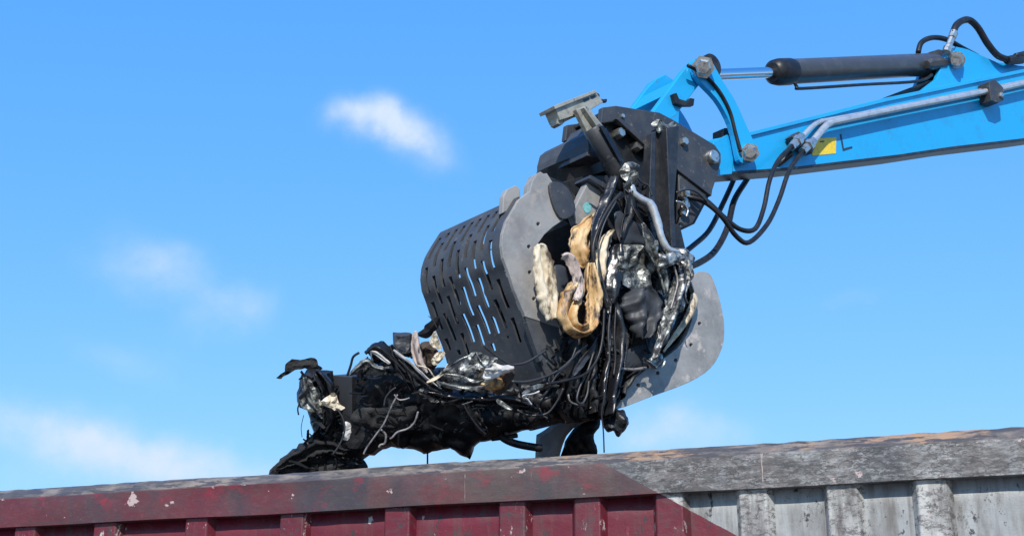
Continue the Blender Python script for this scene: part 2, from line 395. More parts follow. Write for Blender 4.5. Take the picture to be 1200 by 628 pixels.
# ================================================================== scrap container
W = Vector((.9450, -.3276, 0)).normalized(); NI = Vector((-W.y, W.x, 0))
HD = 6.2
r0 = ray(600, 535); RIM = EYE + r0 * (HD / math.hypot(r0.x, r0.y)); ZT = RIM.z
ORG = Vector((RIM.x, RIM.y, 0))
def wall_uz(px, py, y=0.):
    r = ray(px, py); t = ((ORG - EYE).dot(NI) + y) / r.dot(NI); p = EYE + r * t
    return (p - ORG).dot(W), p.z
def C(u, y, z): return ORG + W * u + NI * y + Z * z
u0, z0 = wall_uz(713, 546); u1, z1 = wall_uz(867, 629, .06)
def container_paint(name, rail, rib_=False):
    m = bpy.data.materials.new(name); m.use_nodes = True; t = m.node_tree; b = t.nodes['Principled BSDF']; b.inputs['Roughness'].default_value = .5
    def nn(ty, **kw):
        n = t.nodes.new(ty)
        for k, v in kw.items(): setattr(n, k, v)
        return n
    co = nn('ShaderNodeTexCoord'); sep = nn('ShaderNodeSeparateXYZ'); t.links.new(co.outputs['Object'], sep.inputs[0])
    def mt(op, a, bb, clamp=False):
        n = nn('ShaderNodeMath', operation=op); n.use_clamp = clamp
        for i, q in enumerate((a, bb)):
            if isinstance(q, (int, float)): n.inputs[i].default_value = q
            elif q is not None: t.links.new(q, n.inputs[i])
        return n.outputs[0]
    def noi(scale, st=(1, 1, 1), detail=8, rough=.65, off=0.):
        mp = nn('ShaderNodeMapping'); mp.inputs['Scale'].default_value = st; mp.inputs['Location'].default_value = (off, off * .7, off * 1.3)
        t.links.new(co.outputs['Object'], mp.inputs[0])
        n = nn('ShaderNodeTexNoise'); n.inputs['Scale'].default_value = scale; n.inputs['Detail'].default_value = detail; n.inputs['Roughness'].default_value = rough
        t.links.new(mp.outputs[0], n.inputs['Vector']); return n.outputs[0]
    def rng(v, a, z_):
        n = nn('ShaderNodeMapRange'); n.inputs['From Min'].default_value = a; n.inputs['From Max'].default_value = z_; t.links.new(v, n.inputs['Value']); return n.outputs[0]
    def mixc(f, a, c):
        n = nn('ShaderNodeMix', data_type='RGBA')
        if isinstance(f, (int, float)): n.inputs['Factor'].default_value = f
        else: t.links.new(f, n.inputs['Factor'])
        for s, q in (('A', a), ('B', c)):
            if isinstance(q, tuple): n.inputs[s].default_value = (*q, 1)
            else: t.links.new(q, n.inputs[s])
        return n.outputs['Result']
    slope = (z1 - z0) / (u1 - u0)
    edge = mt('SUBTRACT', sep.outputs['Z'], mt('ADD', mt('MULTIPLY', sep.outputs['X'], slope), z0 - slope * u0))
    white_mask = mt('GREATER_THAN', mt('ADD', edge, mt('MULTIPLY', mt('SUBTRACT', noi(30), .5), .012)), 0.)
    red = mixc(rng(noi(3.5), .35, .7), (.135, .009, .020), (.095, .008, .016))
    red = mixc(rng(noi(40, (1, 1, .4)), .60, .72), red, (.24, .035, .05))
    white = mixc(rng(noi(2.5, off=3.), .35, .7), (.32, .33, .325), (.23, .24, .24))
    if rib_: white = mixc(.55, white, (.58, .56, .51))
    white = mixc(rng(noi(9, (1, 1, .25), off=8.), .46, .66), white, (.14, .13, .12))
    col = mixc(white_mask, red, white)
    # grime and scratched-through spots
    if rail:
        tr = rng(sep.outputs['X'], -2.3, .4)                                # this rail is worn to brown in its middle length
        fade = mt('MULTIPLY', rng(noi(2.2, (1, 1, 2.2), off=1.), .34, .60), mt('ADD', mt('MULTIPLY', tr, .75), .35))
        col = mixc(mt('MULTIPLY', fade, mt('SUBTRACT', 1., mt('MULTIPLY', white_mask, .35))), col, (.080, .055, .047))
        col = mixc(mt('MULTIPLY', rng(noi(12, (.8, 1, 2.2), off=6., rough=.7), .44, .60), mt('ADD', mt('MULTIPLY', white_mask, .8), .10)), col, (.055, .051, .048))
        col = mixc(mt('MULTIPLY', rng(noi(34, (.6, 1, 2.), off=2., rough=.85), .47, .56), mt('ADD', mt('MULTIPLY', white_mask, .55), .10)), col, (.05, .045, .04))
        col = mixc(mt('MULTIPLY', rng(noi(2.6, (1, 1, .3), off=15.), .47, .60), .75), col, (.035, .036, .042))
        col = mixc(mt('MULTIPLY', rng(noi(60, (.4, 1, 1.0), off=33., rough=.75), .53, .60), mt('ADD', mt('MULTIPLY', white_mask, .3), .03)), col, (.38, .38, .37))
        cn = mt('ABSOLUTE', mt('SUBTRACT', noi(24, (.35, 1, 1.2), off=71., detail=6, rough=.75), .5), None)
        curl = mt('MULTIPLY', mt('SUBTRACT', 1., rng(cn, .006, .03)), rng(noi(5, (.8, 1, 2), off=73.), .44, .60))
        col = mixc(mt('MULTIPLY', curl, mt('MULTIPLY', white_mask, .65)), col, (.46, .46, .44))
        cn2 = mt('ABSOLUTE', mt('SUBTRACT', noi(11, (.6, 1, 1.6), off=77., detail=3, rough=.6), .5), None)
        col = mixc(mt('MULTIPLY', mt('SUBTRACT', 1., rng(cn2, .006, .018)), mt('ADD', mt('MULTIPLY', white_mask, .4), .3)), col, (.03, .028, .03))
        # top chamfer: bare, rusty and grey patches
        topm = rng(sep.outputs['Z'], ZT - .056, ZT - .046)
        rust = mixc(rng(noi(4.5, (1, 1, 3), off=4.), .42, .58), (.22, .18, .145), (.085, .075, .068))
        rust = mixc(mt('MULTIPLY', rng(noi(4.2, (1, 1, 3), off=9.), .50, .60), rng(sep.outputs['X'], -.6, .8)), rust, (.34, .21, .12))
        rust = mixc(rng(noi(14, (.6, 1, 4), off=12.), .50, .56), rust, (.065, .058, .056))
        col = mixc(topm, col, rust)
        lines = mt('MULTIPLY', rng(noi(9, (.25, 1, 9.), off=51., rough=.8), .55, .62), .5)
        col = mixc(mt('MULTIPLY', lines, mt('SUBTRACT', 1., topm)), col, (.05, .04, .04))
        scr = rng(noi(5, (7., 1, .35), off=57., rough=.6), .66, .69)
        col = mixc(mt('MULTIPLY', mt('MULTIPLY', scr, rng(noi(7, (1, 1, 1), off=61.), .52, .56)), mt('SUBTRACT', 1., topm)), col, (.38, .30, .26))
        hotred = mt('MULTIPLY', rng(noi(5, (1, 1, 1.6), off=66.), .56, .66), mt('SUBTRACT', 1., white_mask))
        col = mixc(mt('MULTIPLY', hotred, mt('SUBTRACT', .8, mt('MULTIPLY', topm, .8))), col, (.20, .02, .03))
        chips = rng(noi(11., (1, 1, 1.2), off=21., rough=.6), .665, .68)
        col = mixc(mt('MULTIPLY', chips, mt('SUBTRACT', 1., topm)), col, (.42, .32, .30))
    else:
        col = mixc(rng(noi(18, (1, 1, .6), off=6., rough=.75), .575, .63), col, (.03, .027, .027))
        col = mixc(mt('MULTIPLY', rng(noi(6, (3, 1, .25), off=11.), .52, .70), .6), col, (.07, .055, .05))
        col = mixc(rng(noi(24, (1, 1, .5), off=19., rough=.5), .70, .73), col, (.45, .40, .38))
        cn = mt('ABSOLUTE', mt('SUBTRACT', noi(9, (1.3, 1, .8), off=81., detail=4, rough=.6), .5), None)
        col = mixc(mt('MULTIPLY', mt('SUBTRACT', 1., rng(cn, .003, .010)), mt('MULTIPLY', rng(noi(4, off=85.), .50, .6), .8)), col, (.045, .04, .04))
        if rib_:                                                           # the ribs stick out and are scraped hardest
            col = mixc(mt('MULTIPLY', rng(noi(14, (1, 1, 2.2), off=41., rough=.85), .50, .56), mt('ADD', mt('MULTIPLY', white_mask, .45), .35)), col, (.06, .05, .047))
            col = mixc(rng(noi(22, (1.2, 1, .5), off=44., rough=.75), .60, .64), col, (.40, .33, .31))
    t.links.new(col, b.inputs['Base Color'])
    bp = nn('ShaderNodeBump'); bp.inputs['Strength'].default_value = .35; bp.inputs['Distance'].default_value = .006
    t.links.new(noi(22, (1, 1, 1.5), off=2.), bp.inputs['Height']); t.links.new(bp.outputs[0], b.inputs['Normal'])
    t.links.new(rng(noi(9, off=30.), -.1, 1.2), b.inputs['Roughness'])
    return m
M['inside'] = material('rusty_inside', (.16, .10, .07), .8, second=(.09, .06, .05), scale=4, bump=.3, third=(.2, .19, .18), tscale=9)
M['wall_paint'] = container_paint('container_wall_paint', False)
M['rail_paint'] = container_paint('container_rail_paint', True)
M['rib_paint'] = container_paint('container_rib_paint', False, True)

cont = thing('scrap_container', ORG, 'open steel scrap container, maroon with a worn white end, below the grapple', 'container')
cont.rotation_euler = (0, 0, math.atan2(W.y, W.x))
def cmesh(name, verts, faces, mat, parent=None, smooth=False, bevel=0.):        # verts in container axes u, y, z
    me = bpy.data.meshes.new(name); me.from_pydata(verts, [], faces); me.validate(); me.update(); me.materials.append(M[mat])
    if smooth:
        for p in me.polygons: p.use_smooth = True
    o = bpy.data.objects.new(name, me); link(o, parent or cont)
    if bevel:
        md = o.modifiers.new('bevel', 'BEVEL'); md.width = bevel; md.segments = 2; md.limit_method = 'ANGLE'; md.angle_limit = R(35)
    return o
def cbox(a, b):
    (x0, y0, z0_), (x1, y1, z1_) = a, b
    return ([(x0, y0, z0_), (x1, y0, z0_), (x1, y1, z0_), (x0, y1, z0_), (x0, y0, z1_), (x1, y0, z1_), (x1, y1, z1_), (x0, y1, z1_)],
            [[0, 3, 2, 1], [4, 5, 6, 7], [0, 1, 5, 4], [1, 2, 6, 5], [2, 3, 7, 6], [3, 0, 4, 7]])
UA, UB, CW = -4.3, 3.1, 2.45
RH = .195
def rail(name, ua, ub, flip=False, y_off=0.):
    prof = [(0, ZT - RH), (-.0015, ZT - RH * .66), (-.001, ZT - RH * .4), (0, ZT - .052), (.028, ZT - .016), (.050, ZT), (.085, ZT + .001), (.14, ZT), (.14, ZT - RH)]
    n = 260; v = []; F = []; m = len(prof)
    for i in range(n + 1):
        u = ua + (ub - ua) * i / n
        for j, (y, z) in enumerate(prof):
            d = noise.noise(Vector((u * 2.1, j * .35, 1 + y_off))) * .006 + noise.noise(Vector((u * 9, j * .8, 4 + y_off))) * .0035
            dz = noise.noise(Vector((u * 1.3, 0, 8 + y_off))) * .007 + (noise.noise(Vector((u * 14, j, 3))) * .004 if j in (3, 4, 5, 6) else 0)
            yy = (y + d) if not flip else CW - y - d
            v.append((u, yy, z + dz))
    for i in range(n):
        for j in range(m):
            q = [i * m + j, i * m + (j + 1) % m, (i + 1) * m + (j + 1) % m, (i + 1) * m + j]
            F.append(q if flip else q[::-1])
    F.append(list(range(m))); F.append([n * m + j for j in reversed(range(m))])
    o = cmesh(name, v, F, 'rail_paint', smooth=True)
    md = o.modifiers.new('edges', 'EDGE_SPLIT'); md.split_angle = R(18)
    return o
rail('top_rail', UA, UB); rail('top_rail', UA, UB, True, 5.)
def end_rail(u):
    v, F = cbox((u, .141, ZT - RH), (u + .12, CW - .141, ZT - .004)); cmesh('end_rail', v, F, 'rail_paint', bevel=.01)
end_rail(UA + .003); end_rail(UB - .123)
ribpx = [(23, 42), (115, 135), (222, 242), (333, 353), (453, 478), (588, 613), (675, 702), (772, 798), (871, 897), (975, 1003), (1080, 1110)]
ribs = []
for a, b in ribpx:
    ua = wall_uz(a, 600, .028)[0]; ub = wall_uz(b, 600, .028)[0]; ribs.append(((ua + ub) / 2, .118))
sp = .43
while ribs[0][0] - sp > UA + .2: ribs.insert(0, (ribs[0][0] - sp, .118))
while ribs[-1][0] + sp < UB - .2: ribs.append((ribs[-1][0] + sp, .118))
YP = .066; ZB = .22; ZR = ZT - RH + .004
def rib(u, w, y0=.022, flip=False, seed=0):
    n = 14; v = []; F = []
    prof = [(-w / 2 - .022, YP + .004), (-w / 2, y0), (w / 2, y0), (w / 2 + .022, YP + .004)]
    for i in range(n + 1):
        z = ZB + (ZR - .004 - ZB) * i / n
        for j, (du, y) in enumerate(prof):
            d = noise.noise(Vector((u * 3, z * 4, j + seed))) * .006
            v.append((u + du + d, (y + d * .7) if not flip else CW - y - d, z))
    for i in range(n):
        for j in range(3):
            q = [i * 4 + j, i * 4 + j + 1, (i + 1) * 4 + j + 1, (i + 1) * 4 + j]; F.append(q if not flip else q[::-1])
    o = cmesh('rib', v, F, 'rib_paint', bevel=.006)
for i, (u, w) in enumerate(ribs): rib(u, w, seed=i)
for i, (u, w) in enumerate(ribs[::2]): rib(u, w, flip=True, seed=i + 40)
edges_u = [UA] + [u for u, w in ribs] + [UB]
for i in range(len(edges_u) - 1):            # one pressed panel in each bay, the near side
    a, b = edges_u[i] + .0015, edges_u[i + 1] - .0015; nx, nz = 14, 16; v = []; F = []
    for j in range(nz + 1):
        for q in range(nx + 1):
            u = a + (b - a) * q / nx; z = ZB - .04 + (ZR + .05 - ZB + .04) * j / nz
            e = math.sin(math.pi * q / nx) * math.sin(math.pi * j / nz)
            d = (noise.noise(Vector((u * 3, z * 3, i))) * .018 + noise.noise(Vector((u * 9, z * 9, i))) * .004) * e + .012 * e
            v.append((u, YP + d, z))
    for j in range(nz):
        for q in range(nx): F.append([j * (nx + 1) + q, j * (nx + 1) + q + 1, (j + 1) * (nx + 1) + q + 1, (j + 1) * (nx + 1) + q])
    o = cmesh('panel', v, F, 'wall_paint', smooth=True)
    md = o.modifiers.new('thickness', 'SOLIDIFY'); md.thickness = .004; md.offset = -1
for nm, a, b in (('far_wall', (UA, CW - .125, .2), (UB, CW - .115, ZT - RH + .03)), ('end_wall', (UA + .02, .13, .2), (UA + .05, CW - .13, ZT - RH + .03)),
                 ('end_wall', (UB - .05, .13, .2), (UB - .02, CW - .13, ZT - RH + .03)), ('container_floor', (UA, .02, .14), (UB, CW - .02, .2)),
                 ('bottom_rail', (UA, .0, .20), (UB, .10, .34)), ('bottom_rail', (UA, CW - .10, .20), (UB, CW, .34)),
                 ('skid', (UA + .1, .6, 0), (UB - .1, .75, .14)), ('skid', (UA + .1, CW - .75, 0), (UB - .1, CW - .6, .14))):
    v, F = cbox(a, b); cmesh(nm, v, F, 'inside' if nm != 'bottom_rail' else 'wall_paint', bevel=.004)
# ================================================================== excavator
XB = P(1310, 92, .35)                                           # pin where stick and boom meet
HOUSE = XB + D * 5.6; HOUSE.z = 0
exc = thing('excavator', HOUSE, 'blue excavator whose arm reaches in from the right, holding the grapple', 'excavator')
SK, SW = .20, .15
stick_poly = [(800, 190), (808, 168), (852, 160), (880, 157), (940, 142), (1037, 118), (1200, 84), (1322, 56), (1345, 90), (1330, 146), (1200, 164), (1114, 174), (1054, 183), (927, 198), (845, 204), (815, 203)]
stick = plate('stick', stick_poly, SK, SW, 'blue', exc, bevel=.008)
plate('stick_top_plate', [(862, 158), (880, 154.5), (940, 139.5), (1037, 115), (1200, 81), (1322, 53), (1322, 57.5), (1200, 85.2), (1037, 119.5), (940, 144), (880, 159), (862, 162)], SK - .018, SW + .036, 'blue', stick, bevel=.003)
plate('stick_bottom_plate', [(842, 202), (927, 196), (1054, 181), (1114, 172), (1200, 162), (1330, 144), (1330, 147.5), (1200, 165.5), (1114, 175.5), (1054, 184.5), (927, 199.5), (842, 206)], SK - .006, SW + .012, 'black_and_shade', stick, bevel=.003)  # black colour stands in for the shade on the stick's underside
# cylinder ears on the stick, foot pin
ear = [(1072, 112), (1098, 92), (1110, 60), (1121, 55), (1134, 58), (1168, 73), (1215, 80), (1215, 92)]
plate('cylinder_ear', ear, .24, .035, 'blue', stick, bevel=.004)
plate('cylinder_ear', ear, .24, .035, 'blue', stick, bevel=.004, shift=.185)
A0, A1 = P(836, 88, .35), P(914, 84, .35)
B0, B1 = P(905, 84.5, .35), P(1100, 74, .35)
PE = P(1121, 70.5, .35)
cyl = lathe('cylinder_barrel', P(921, 84.5, .35), P(1097, 75.5, .35), [(0, .078), (.01, .083), (.97, .083), (1, .072)], 'barrel', exc)
lathe('cylinder_gland', P(905, 85, .35), P(927, 84.2, .35), [(0, .062), (.08, .080), (.35, .089), (.9, .089), (1, .085)], 'rubber', cyl)
lathe('cylinder_rod', A0, P(912, 84.8, .35), [(0, .036), (1, .036)], 'chrome', cyl)
lathe('foot_eye', PE + L * .07, PE - L * .07, [(0, .07), (1, .07)], 'black_steel', cyl)
plate('foot_neck', [(1090, 61), (1100, 58), (1122, 62), (1124, 78), (1104, 90), (1090, 90)], .31, .08, 'black_steel', cyl)
lathe('port_block', P(1086, 76, .26), P(1108, 74, .26), [(0, .03), (.15, .045), (.8, .045), (1, .03)], 'black_steel', cyl, seg=8)
lathe('rod_eye', P(824, 82, .35) + L * .08, P(824, 82, .35) - L * .08, [(0, .075), (1, .075)], 'dark_steel', cyl)
tube('cylinder_pipe', [P(931, 97, .26), P(934, 102, .26), P(940, 104, .26), P(1010, 99.5, .26), P(1075, 95.5, .26), P(1092, 88, .26)], .011, 'dark_steel', cyl, seg=8)
lathe('foot_pin', P(1121, 70.5, .25), P(1121, 70.5, .17), [(0, .062), (.55, .062), (.55, .05), (.9, .05), (1, .04)], 'zinc', exc)
# dark steel bracket under the cylinder foot
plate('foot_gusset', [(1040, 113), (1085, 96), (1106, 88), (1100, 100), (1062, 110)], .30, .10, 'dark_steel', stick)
# links
rocker = smooth_poly([(814, 76), (818, 69), (826, 67), (834, 72), (847, 95), (862, 119), (876, 150), (886, 172), (887, 183), (879, 191), (868, 190), (864, 178), (860, 158), (853, 138), (840, 116), (822, 97), (815, 86)], 3)
for sh in (0., .40):
    rk = plate('rocker_link', rocker, .135, .035, 'blue', exc, shift=sh, bevel=.005)
hl = [(812, 71), (822, 66), (832, 73), (834, 84), (826, 93), (817, 103), (792, 136), (770, 150), (752, 150), (762, 135), (801, 82)]
for sh in (0., .31):
    plate('coupler_link', hl, .18, .04, 'blue', exc, shift=sh, bevel=.006)
for (px, py, r_) in ((824, 79, .070), (879, 179, .058)):
    lathe('link_pin', P(px, py, .135), P(px, py, .055), [(0, r_), (.5, r_), (.5, r_ * .7), (.92, r_ * .7), (1, r_ * .55)], 'zinc', exc, seg=6)
lathe('link_cross_tube', P(822, 80, .17), P(822, 80, .53), [(0, .062), (1, .062)], 'dark_steel', exc)
lathe('link_boss', P(806, 92, .22), P(806, 92, .49), [(0, .05), (1, .05)], 'blue', exc)
plate('link_brace', [(778, 112), (792, 94), (799, 100), (785, 118)], .22, .28, 'blue', exc)
hk = plate('hose_hook', [(789, 110), (793, 109), (796, 116), (806, 119), (809, 115), (814, 116), (813, 124), (800, 124), (792, 121)], .15, .03, 'dark_steel', exc, bevel=.002)
plate('stick_nose_plate', [(836, 166), (852, 158), (862, 162), (858, 204), (838, 206)], .185, .014, 'blue', stick, bevel=.003)
plate('rubber_stop', [(849, 150), (857, 150), (858, 158), (849, 160)], .22, .1, 'rubber', stick)
# hydraulic pipes and hoses
tube('hard_pipe', [P(1335, 68, .14), P(1200, 98, .14), P(1168, 105, .14), P(1060, 126, .14), P(985, 141.5, .14), P(972, 145, .14), P(964, 152, .14), P(951, 168, .14)], .023, 'pipe', exc)
tube('hard_pipe', [P(1335, 66, .18), P(1200, 96, .18), P(1060, 124, .18), P(976, 140, .18), P(962, 142.5, .17), P(951, 149, .15), P(936, 165, .14)], .016, 'pipe', exc)
for (a, b, m_) in (((940, 160), (927, 173), 'zinc'), ((954, 165), (940, 178), 'zinc')):
    lathe('hose_fitting', P(*a, .13), P(*b, .13), [(0, .026), (.3, .030), (.32, .038), (.55, .038), (.57, .028), (1, .028)], m_, exc, seg=6)
cl = plate('pipe_clamp', [(928, 160), (936, 154), (943, 158), (946, 168), (956, 170), (952, 180), (944, 176), (934, 168)], .13, .06, 'black_steel', exc)
cl = plate('pipe_clamp', [(1159, 96), (1166, 93), (1176, 103), (1177, 117), (1170, 121), (1162, 118)], .10, .095, 'black_steel', exc)
disc('clamp_bolt', 1172, 112, .10, .022, .02, 'zinc', cl, seg=6)
tube('hose', [P(930, 170, .13), P(913, 187, .11), P(902, 211, .08), (P(895, 244, .05)), P(885, 268, .02), P(868, 269, .02), P(850, 256, .03), P(826, 234, .06), P(805, 226, .10), P(790, 226, .16)], .0145, 'rubber', exc)
tube('hose', [P(942, 176, .13), P(925, 200, .10), P(913, 234, .07), P(899, 263, .03), P(878, 284, .0), P(863, 277, .0), P(846, 254, .0), P(826, 237, .04), P(806, 231, .09), P(792, 233, .16)], .0145, 'rubber', exc)
tube('hose', [P(862, 204, .40), P(858, 215, .40), P(847, 239, .36), P(831, 270, .30), P(812, 288, .25), P(796, 300, .2)], .016, 'rubber', exc)
tube('hose', [P(880, 203, .40), P(873, 214, .38), P(860, 236, .34), P(852, 268, .28), P(838, 294, .22), P(821, 307, .18), P(804, 314, .15)], .019, 'rubber', exc)
tube('hose', [P(842, 205, .30), P(870, 204, .28), P(905, 196, .22), P(928, 180, .15)], .018, 'rubber', exc)
tube('hose', [P(806, 77, .12), P(825, 88, .125), P(842, 106, .125), P(855, 130, .125), P(862, 156, .125), P(868, 178, .12)], .011, 'rubber', exc)
tube('hose', [P(1117, 40, .20), P(1120, 31, .20), P(1127, 25, .20), P(1136, 24, .20), P(1146, 33, .20), P(1157, 51, .20), P(1170, 66, .19), P(1186, 71, .18)], .026, 'rubber', exc)
lathe('hose_fitting', P(1109, 62, .22), P(1118, 38, .20), [(0, .034), (.25, .034), (.27, .024), (.7, .024), (.72, .031), (1, .031)], 'zinc', exc, seg=8)
lathe('hose_fitting', P(1180, 71, .18), P(1216, 68, .18), [(0, .032), (.2, .04), (.45, .04), (.5, .028), (1, .028)], 'dark_steel', exc, seg=8)
tube('hose', [P(1190, 66, .16), P(1205, 62, .16), P(1240, 52, .18), P(1300, 48, .25)], .022, 'rubber', exc)
tube('hose', [P(1076, 62, .36), P(1080, 50, .36), P(1093, 44.5, .36), P(1110, 47, .36), P(1128, 57, .36), P(1145, 66, .37)], .020, 'rubber', exc)
# sticker and mark on the stick
stk = plate('warning_sticker', [(952, 163), (980, 161), (979.5, 180), (952, 182.5)], SK - .003, .004, 'yellow', stick, bevel=0)
plate('sticker_print', [(954, 164.5), (957, 164.2), (957, 167), (954, 167.5)], SK - .0045, .0015, 'ink', stk, bevel=0)
plate('sticker_print', [(961, 165.5), (966, 165), (966, 166.5), (961, 167)], SK - .0045, .0015, 'ink', stk, bevel=0)
plate('painted_letter', [(984.5, 157.5), (986.2, 157), (989, 174), (998.5, 171.5), (999, 173.5), (988, 177)], SK - .003, .003, 'ink', stick, bevel=0)
# boom, house and tracks: beyond the right edge of the picture
BF = HOUSE + Z * 2.1 - D * .9
def beam(name, a, b, ha, hb, wd, mat, parent):
    ax = (b - a).normalized(); up = (Z - ax * Z.dot(ax)).normalized(); v = []
    for p, h in ((a, ha), (a + (b - a) * .45, max(ha, hb) * 1.25), (b, hb)):
        for s, t in ((-1, -1), (1, -1), (1, 1), (-1, 1)): v.append(p + L * s * wd / 2 + up * t * h / 2)
    F = [[3, 2, 1, 0], [8, 9, 10, 11]]
    for j in range(2):
        for i in range(4): F.append([j * 4 + i, j * 4 + (i + 1) % 4, (j + 1) * 4 + (i + 1) % 4, (j + 1) * 4 + i])
    return mesh_obj(name, v, F, mat, parent, bevel=.02)
CB = XB + (BF - XB) * .42 + Vector((0, 0, 1.1))
beam('boom', XB + (CB - XB).normalized() * .05, CB, .42, .62, .46, 'blue', exc); beam('boom', CB + (CB - BF).normalized() * .1, BF, .6, .6, .46, 'blue', exc)
lathe('stick_pin', XB - L * .3, XB + L * .3, [(0, .11), (1, .11)], 'zinc', exc)
lathe('arm_cylinder', XB - D * .05 + Z * .55, CB + Z * .42, [(0, .06), (.35, .06), (.351, .1), (1, .1)], 'barrel', exc)
def xbox(name, c, dx, dy, dz, mat, parent, bevel=.05):
    v = []
    for sz in (0, 1):
        for sx, sy in ((-1, -1), (1, -1), (1, 1), (-1, 1)): v.append(c + D * sx * dx / 2 + L * sy * dy / 2 + Z * dz * sz)
    return mesh_obj(name, v, [[3, 2, 1, 0], [4, 5, 6, 7], [0, 1, 5, 4], [1, 2, 6, 5], [2, 3, 7, 6], [3, 0, 4, 7]], mat, parent, bevel=bevel)
xbox('engine_house', HOUSE + D * .9 + Z * 1.2, 3.6, 2.5, 1.35, 'blue', exc); xbox('counterweight', HOUSE + D * 3.0 + Z * 1.1, .6, 2.45, 1.2, 'black_steel', exc, .12)
cab = xbox('cab', HOUSE - D * .25 + L * .85 + Z * 1.25, 1.6, .9, 1.75, 'black_steel', exc)
xbox('window', HOUSE - D * .25 + L * .39 + Z * 1.9, 1.2, .03, .9, 'glass', cab, .01); xbox('window', HOUSE - D * 1.06 + L * .85 + Z * 1.8, .03, .75, 1.05, 'glass', cab, .01)
lathe('slew_ring', HOUSE + D * .6 + Z * .8, HOUSE + D * .6 + Z * 1.22, [(0, .8), (1, .8)], 'dark_steel', exc)
for s in (-1, 1):
    tr = []
    c = HOUSE + D * .6 + L * s * 1.1
    for i in range(32):
        gth = 2 * math.pi * i / 32; tr.append(c + D * (1.5 * (1 if math.cos(gth) > 0 else -1) + .42 * math.cos(gth)) + Z * (.43 + .42 * math.sin(gth)))
    v = [p - L * .28 for p in tr] + [p + L * .28 for p in tr]
    mesh_obj('track', v, [list(range(32)), list(reversed(range(32, 64)))] + [[(i + 1) % 32, i, i + 32, (i + 1) % 32 + 32] for i in range(32)], 'rubber', exc)
xbox('undercarriage', HOUSE + D * .6 + Z * .4, 2.2, 1.8, .42, 'dark_steel', exc)

# ================================================================== grapple
GB = P(700, 480, .35)
grap = thing('sorting_grapple', GB, 'black and grey two-shell sorting grapple with slotted drum gripping the scrap', 'grapple')
cpl = [(706, 126), (722, 124), (773, 132), (790, 141), (838, 170), (845, 180), (845, 190), (841, 205), (833, 229), (795, 197), (764, 174), (723, 142), (704, 145)]
cp = plate('coupler_plate', cpl, .12, .035, 'black_steel', grap, bevel=.005)
plate('coupler_plate', cpl, .12, .035, 'black_steel', grap, shift=.30, bevel=.005)
plate('coupler_top', [(709, 129), (722, 127), (773, 135), (788, 143), (785, 147), (772, 139), (722, 131), (710, 133)], .155, .265, 'black_steel', grap)
plate('coupler_edge', [(722, 139), (727, 138), (766, 169), (797, 191), (835, 223), (834, 230), (795, 200), (763, 177)], .095, .026, 'black_steel', grap, bevel=.004)
disc('coupler_pin', 833, 185, .12, .042, .035, 'zinc', cp)
disc('coupler_bolt_glint', 800, 167, .12, .026, .03, 'zinc', cp, seg=6); disc('coupler_bolt_glint', 728, 137, .12, .014, .02, 'zinc', cp, seg=6)  # first bright disc stands in for a white glint on the plate
ad = plate('adapter_box', [(700, 146), (723, 141), (764, 174), (795, 197), (833, 228), (815, 262), (796, 271), (770, 240), (735, 208), (712, 182)], .16, .30, 'dark_steel', grap, bevel=.01)
for px, py in ((722, 158), (743, 173)): disc('adapter_bolt', px, py, .16, .032, .05, 'zinc', ad, seg=6)
fr_ = [(693, 154), (699, 149), (706, 147), (712, 164), (708, 184), (690, 180), (690, 166)]
fp = plate('upper_frame', fr_, .05, .44, 'drum', grap, bevel=.008)
plate('frame_lip', [(688, 178), (700, 177), (711, 180), (709, 187), (688, 182.5)], .035, .47, 'black_steel', fp, bevel=.003)
plate('frame_top', [(690, 158), (699, 142), (706, 141), (709, 152)], .14, .22, 'black_steel', fp)
disc('frame_bolt', 702, 160, .05, .014, .015, 'zinc', fp, seg=6)
ca, cb = P(668, 188, .35), P(678, 214, .35)
lathe('rotator', ca, cb, [(0, .20), (.5, .20), (.5, .225), (1, .225)], 'dark_steel', grap, seg=40)
plate('body_housing', [(655, 214), (690, 205), (735, 205), (770, 240), (797, 268), (792, 330), (745, 350), (700, 330), (688, 300), (668, 262)], .14, .44, 'dark_steel', grap, bevel=.01)
plate('body_cheek', [(692, 207), (713, 221), (707, 246), (691, 266), (676, 263), (671, 248)], .02, .05, 'plate', grap, bevel=.006)
ck = plate('cheek_flange', [(692, 205), (717, 219), (712, 250), (706, 248), (710, 222), (690, 209)], -.02, .12, 'black_steel', grap, bevel=.003)
mk = smooth_poly([(684, 240), (688, 237), (693, 240), (692, 247), (688, 250), (684, 246)], 3)
plate('paint_mark', mk, .0175, .002, 'teal', grap, bevel=0)
plate('shell_hinge', smooth_poly([(644, 217), (655, 213), (666, 221), (673, 235), (674, 250), (660, 257), (650, 244)], 3), -.015, .06, 'black_steel', grap, bevel=.005)
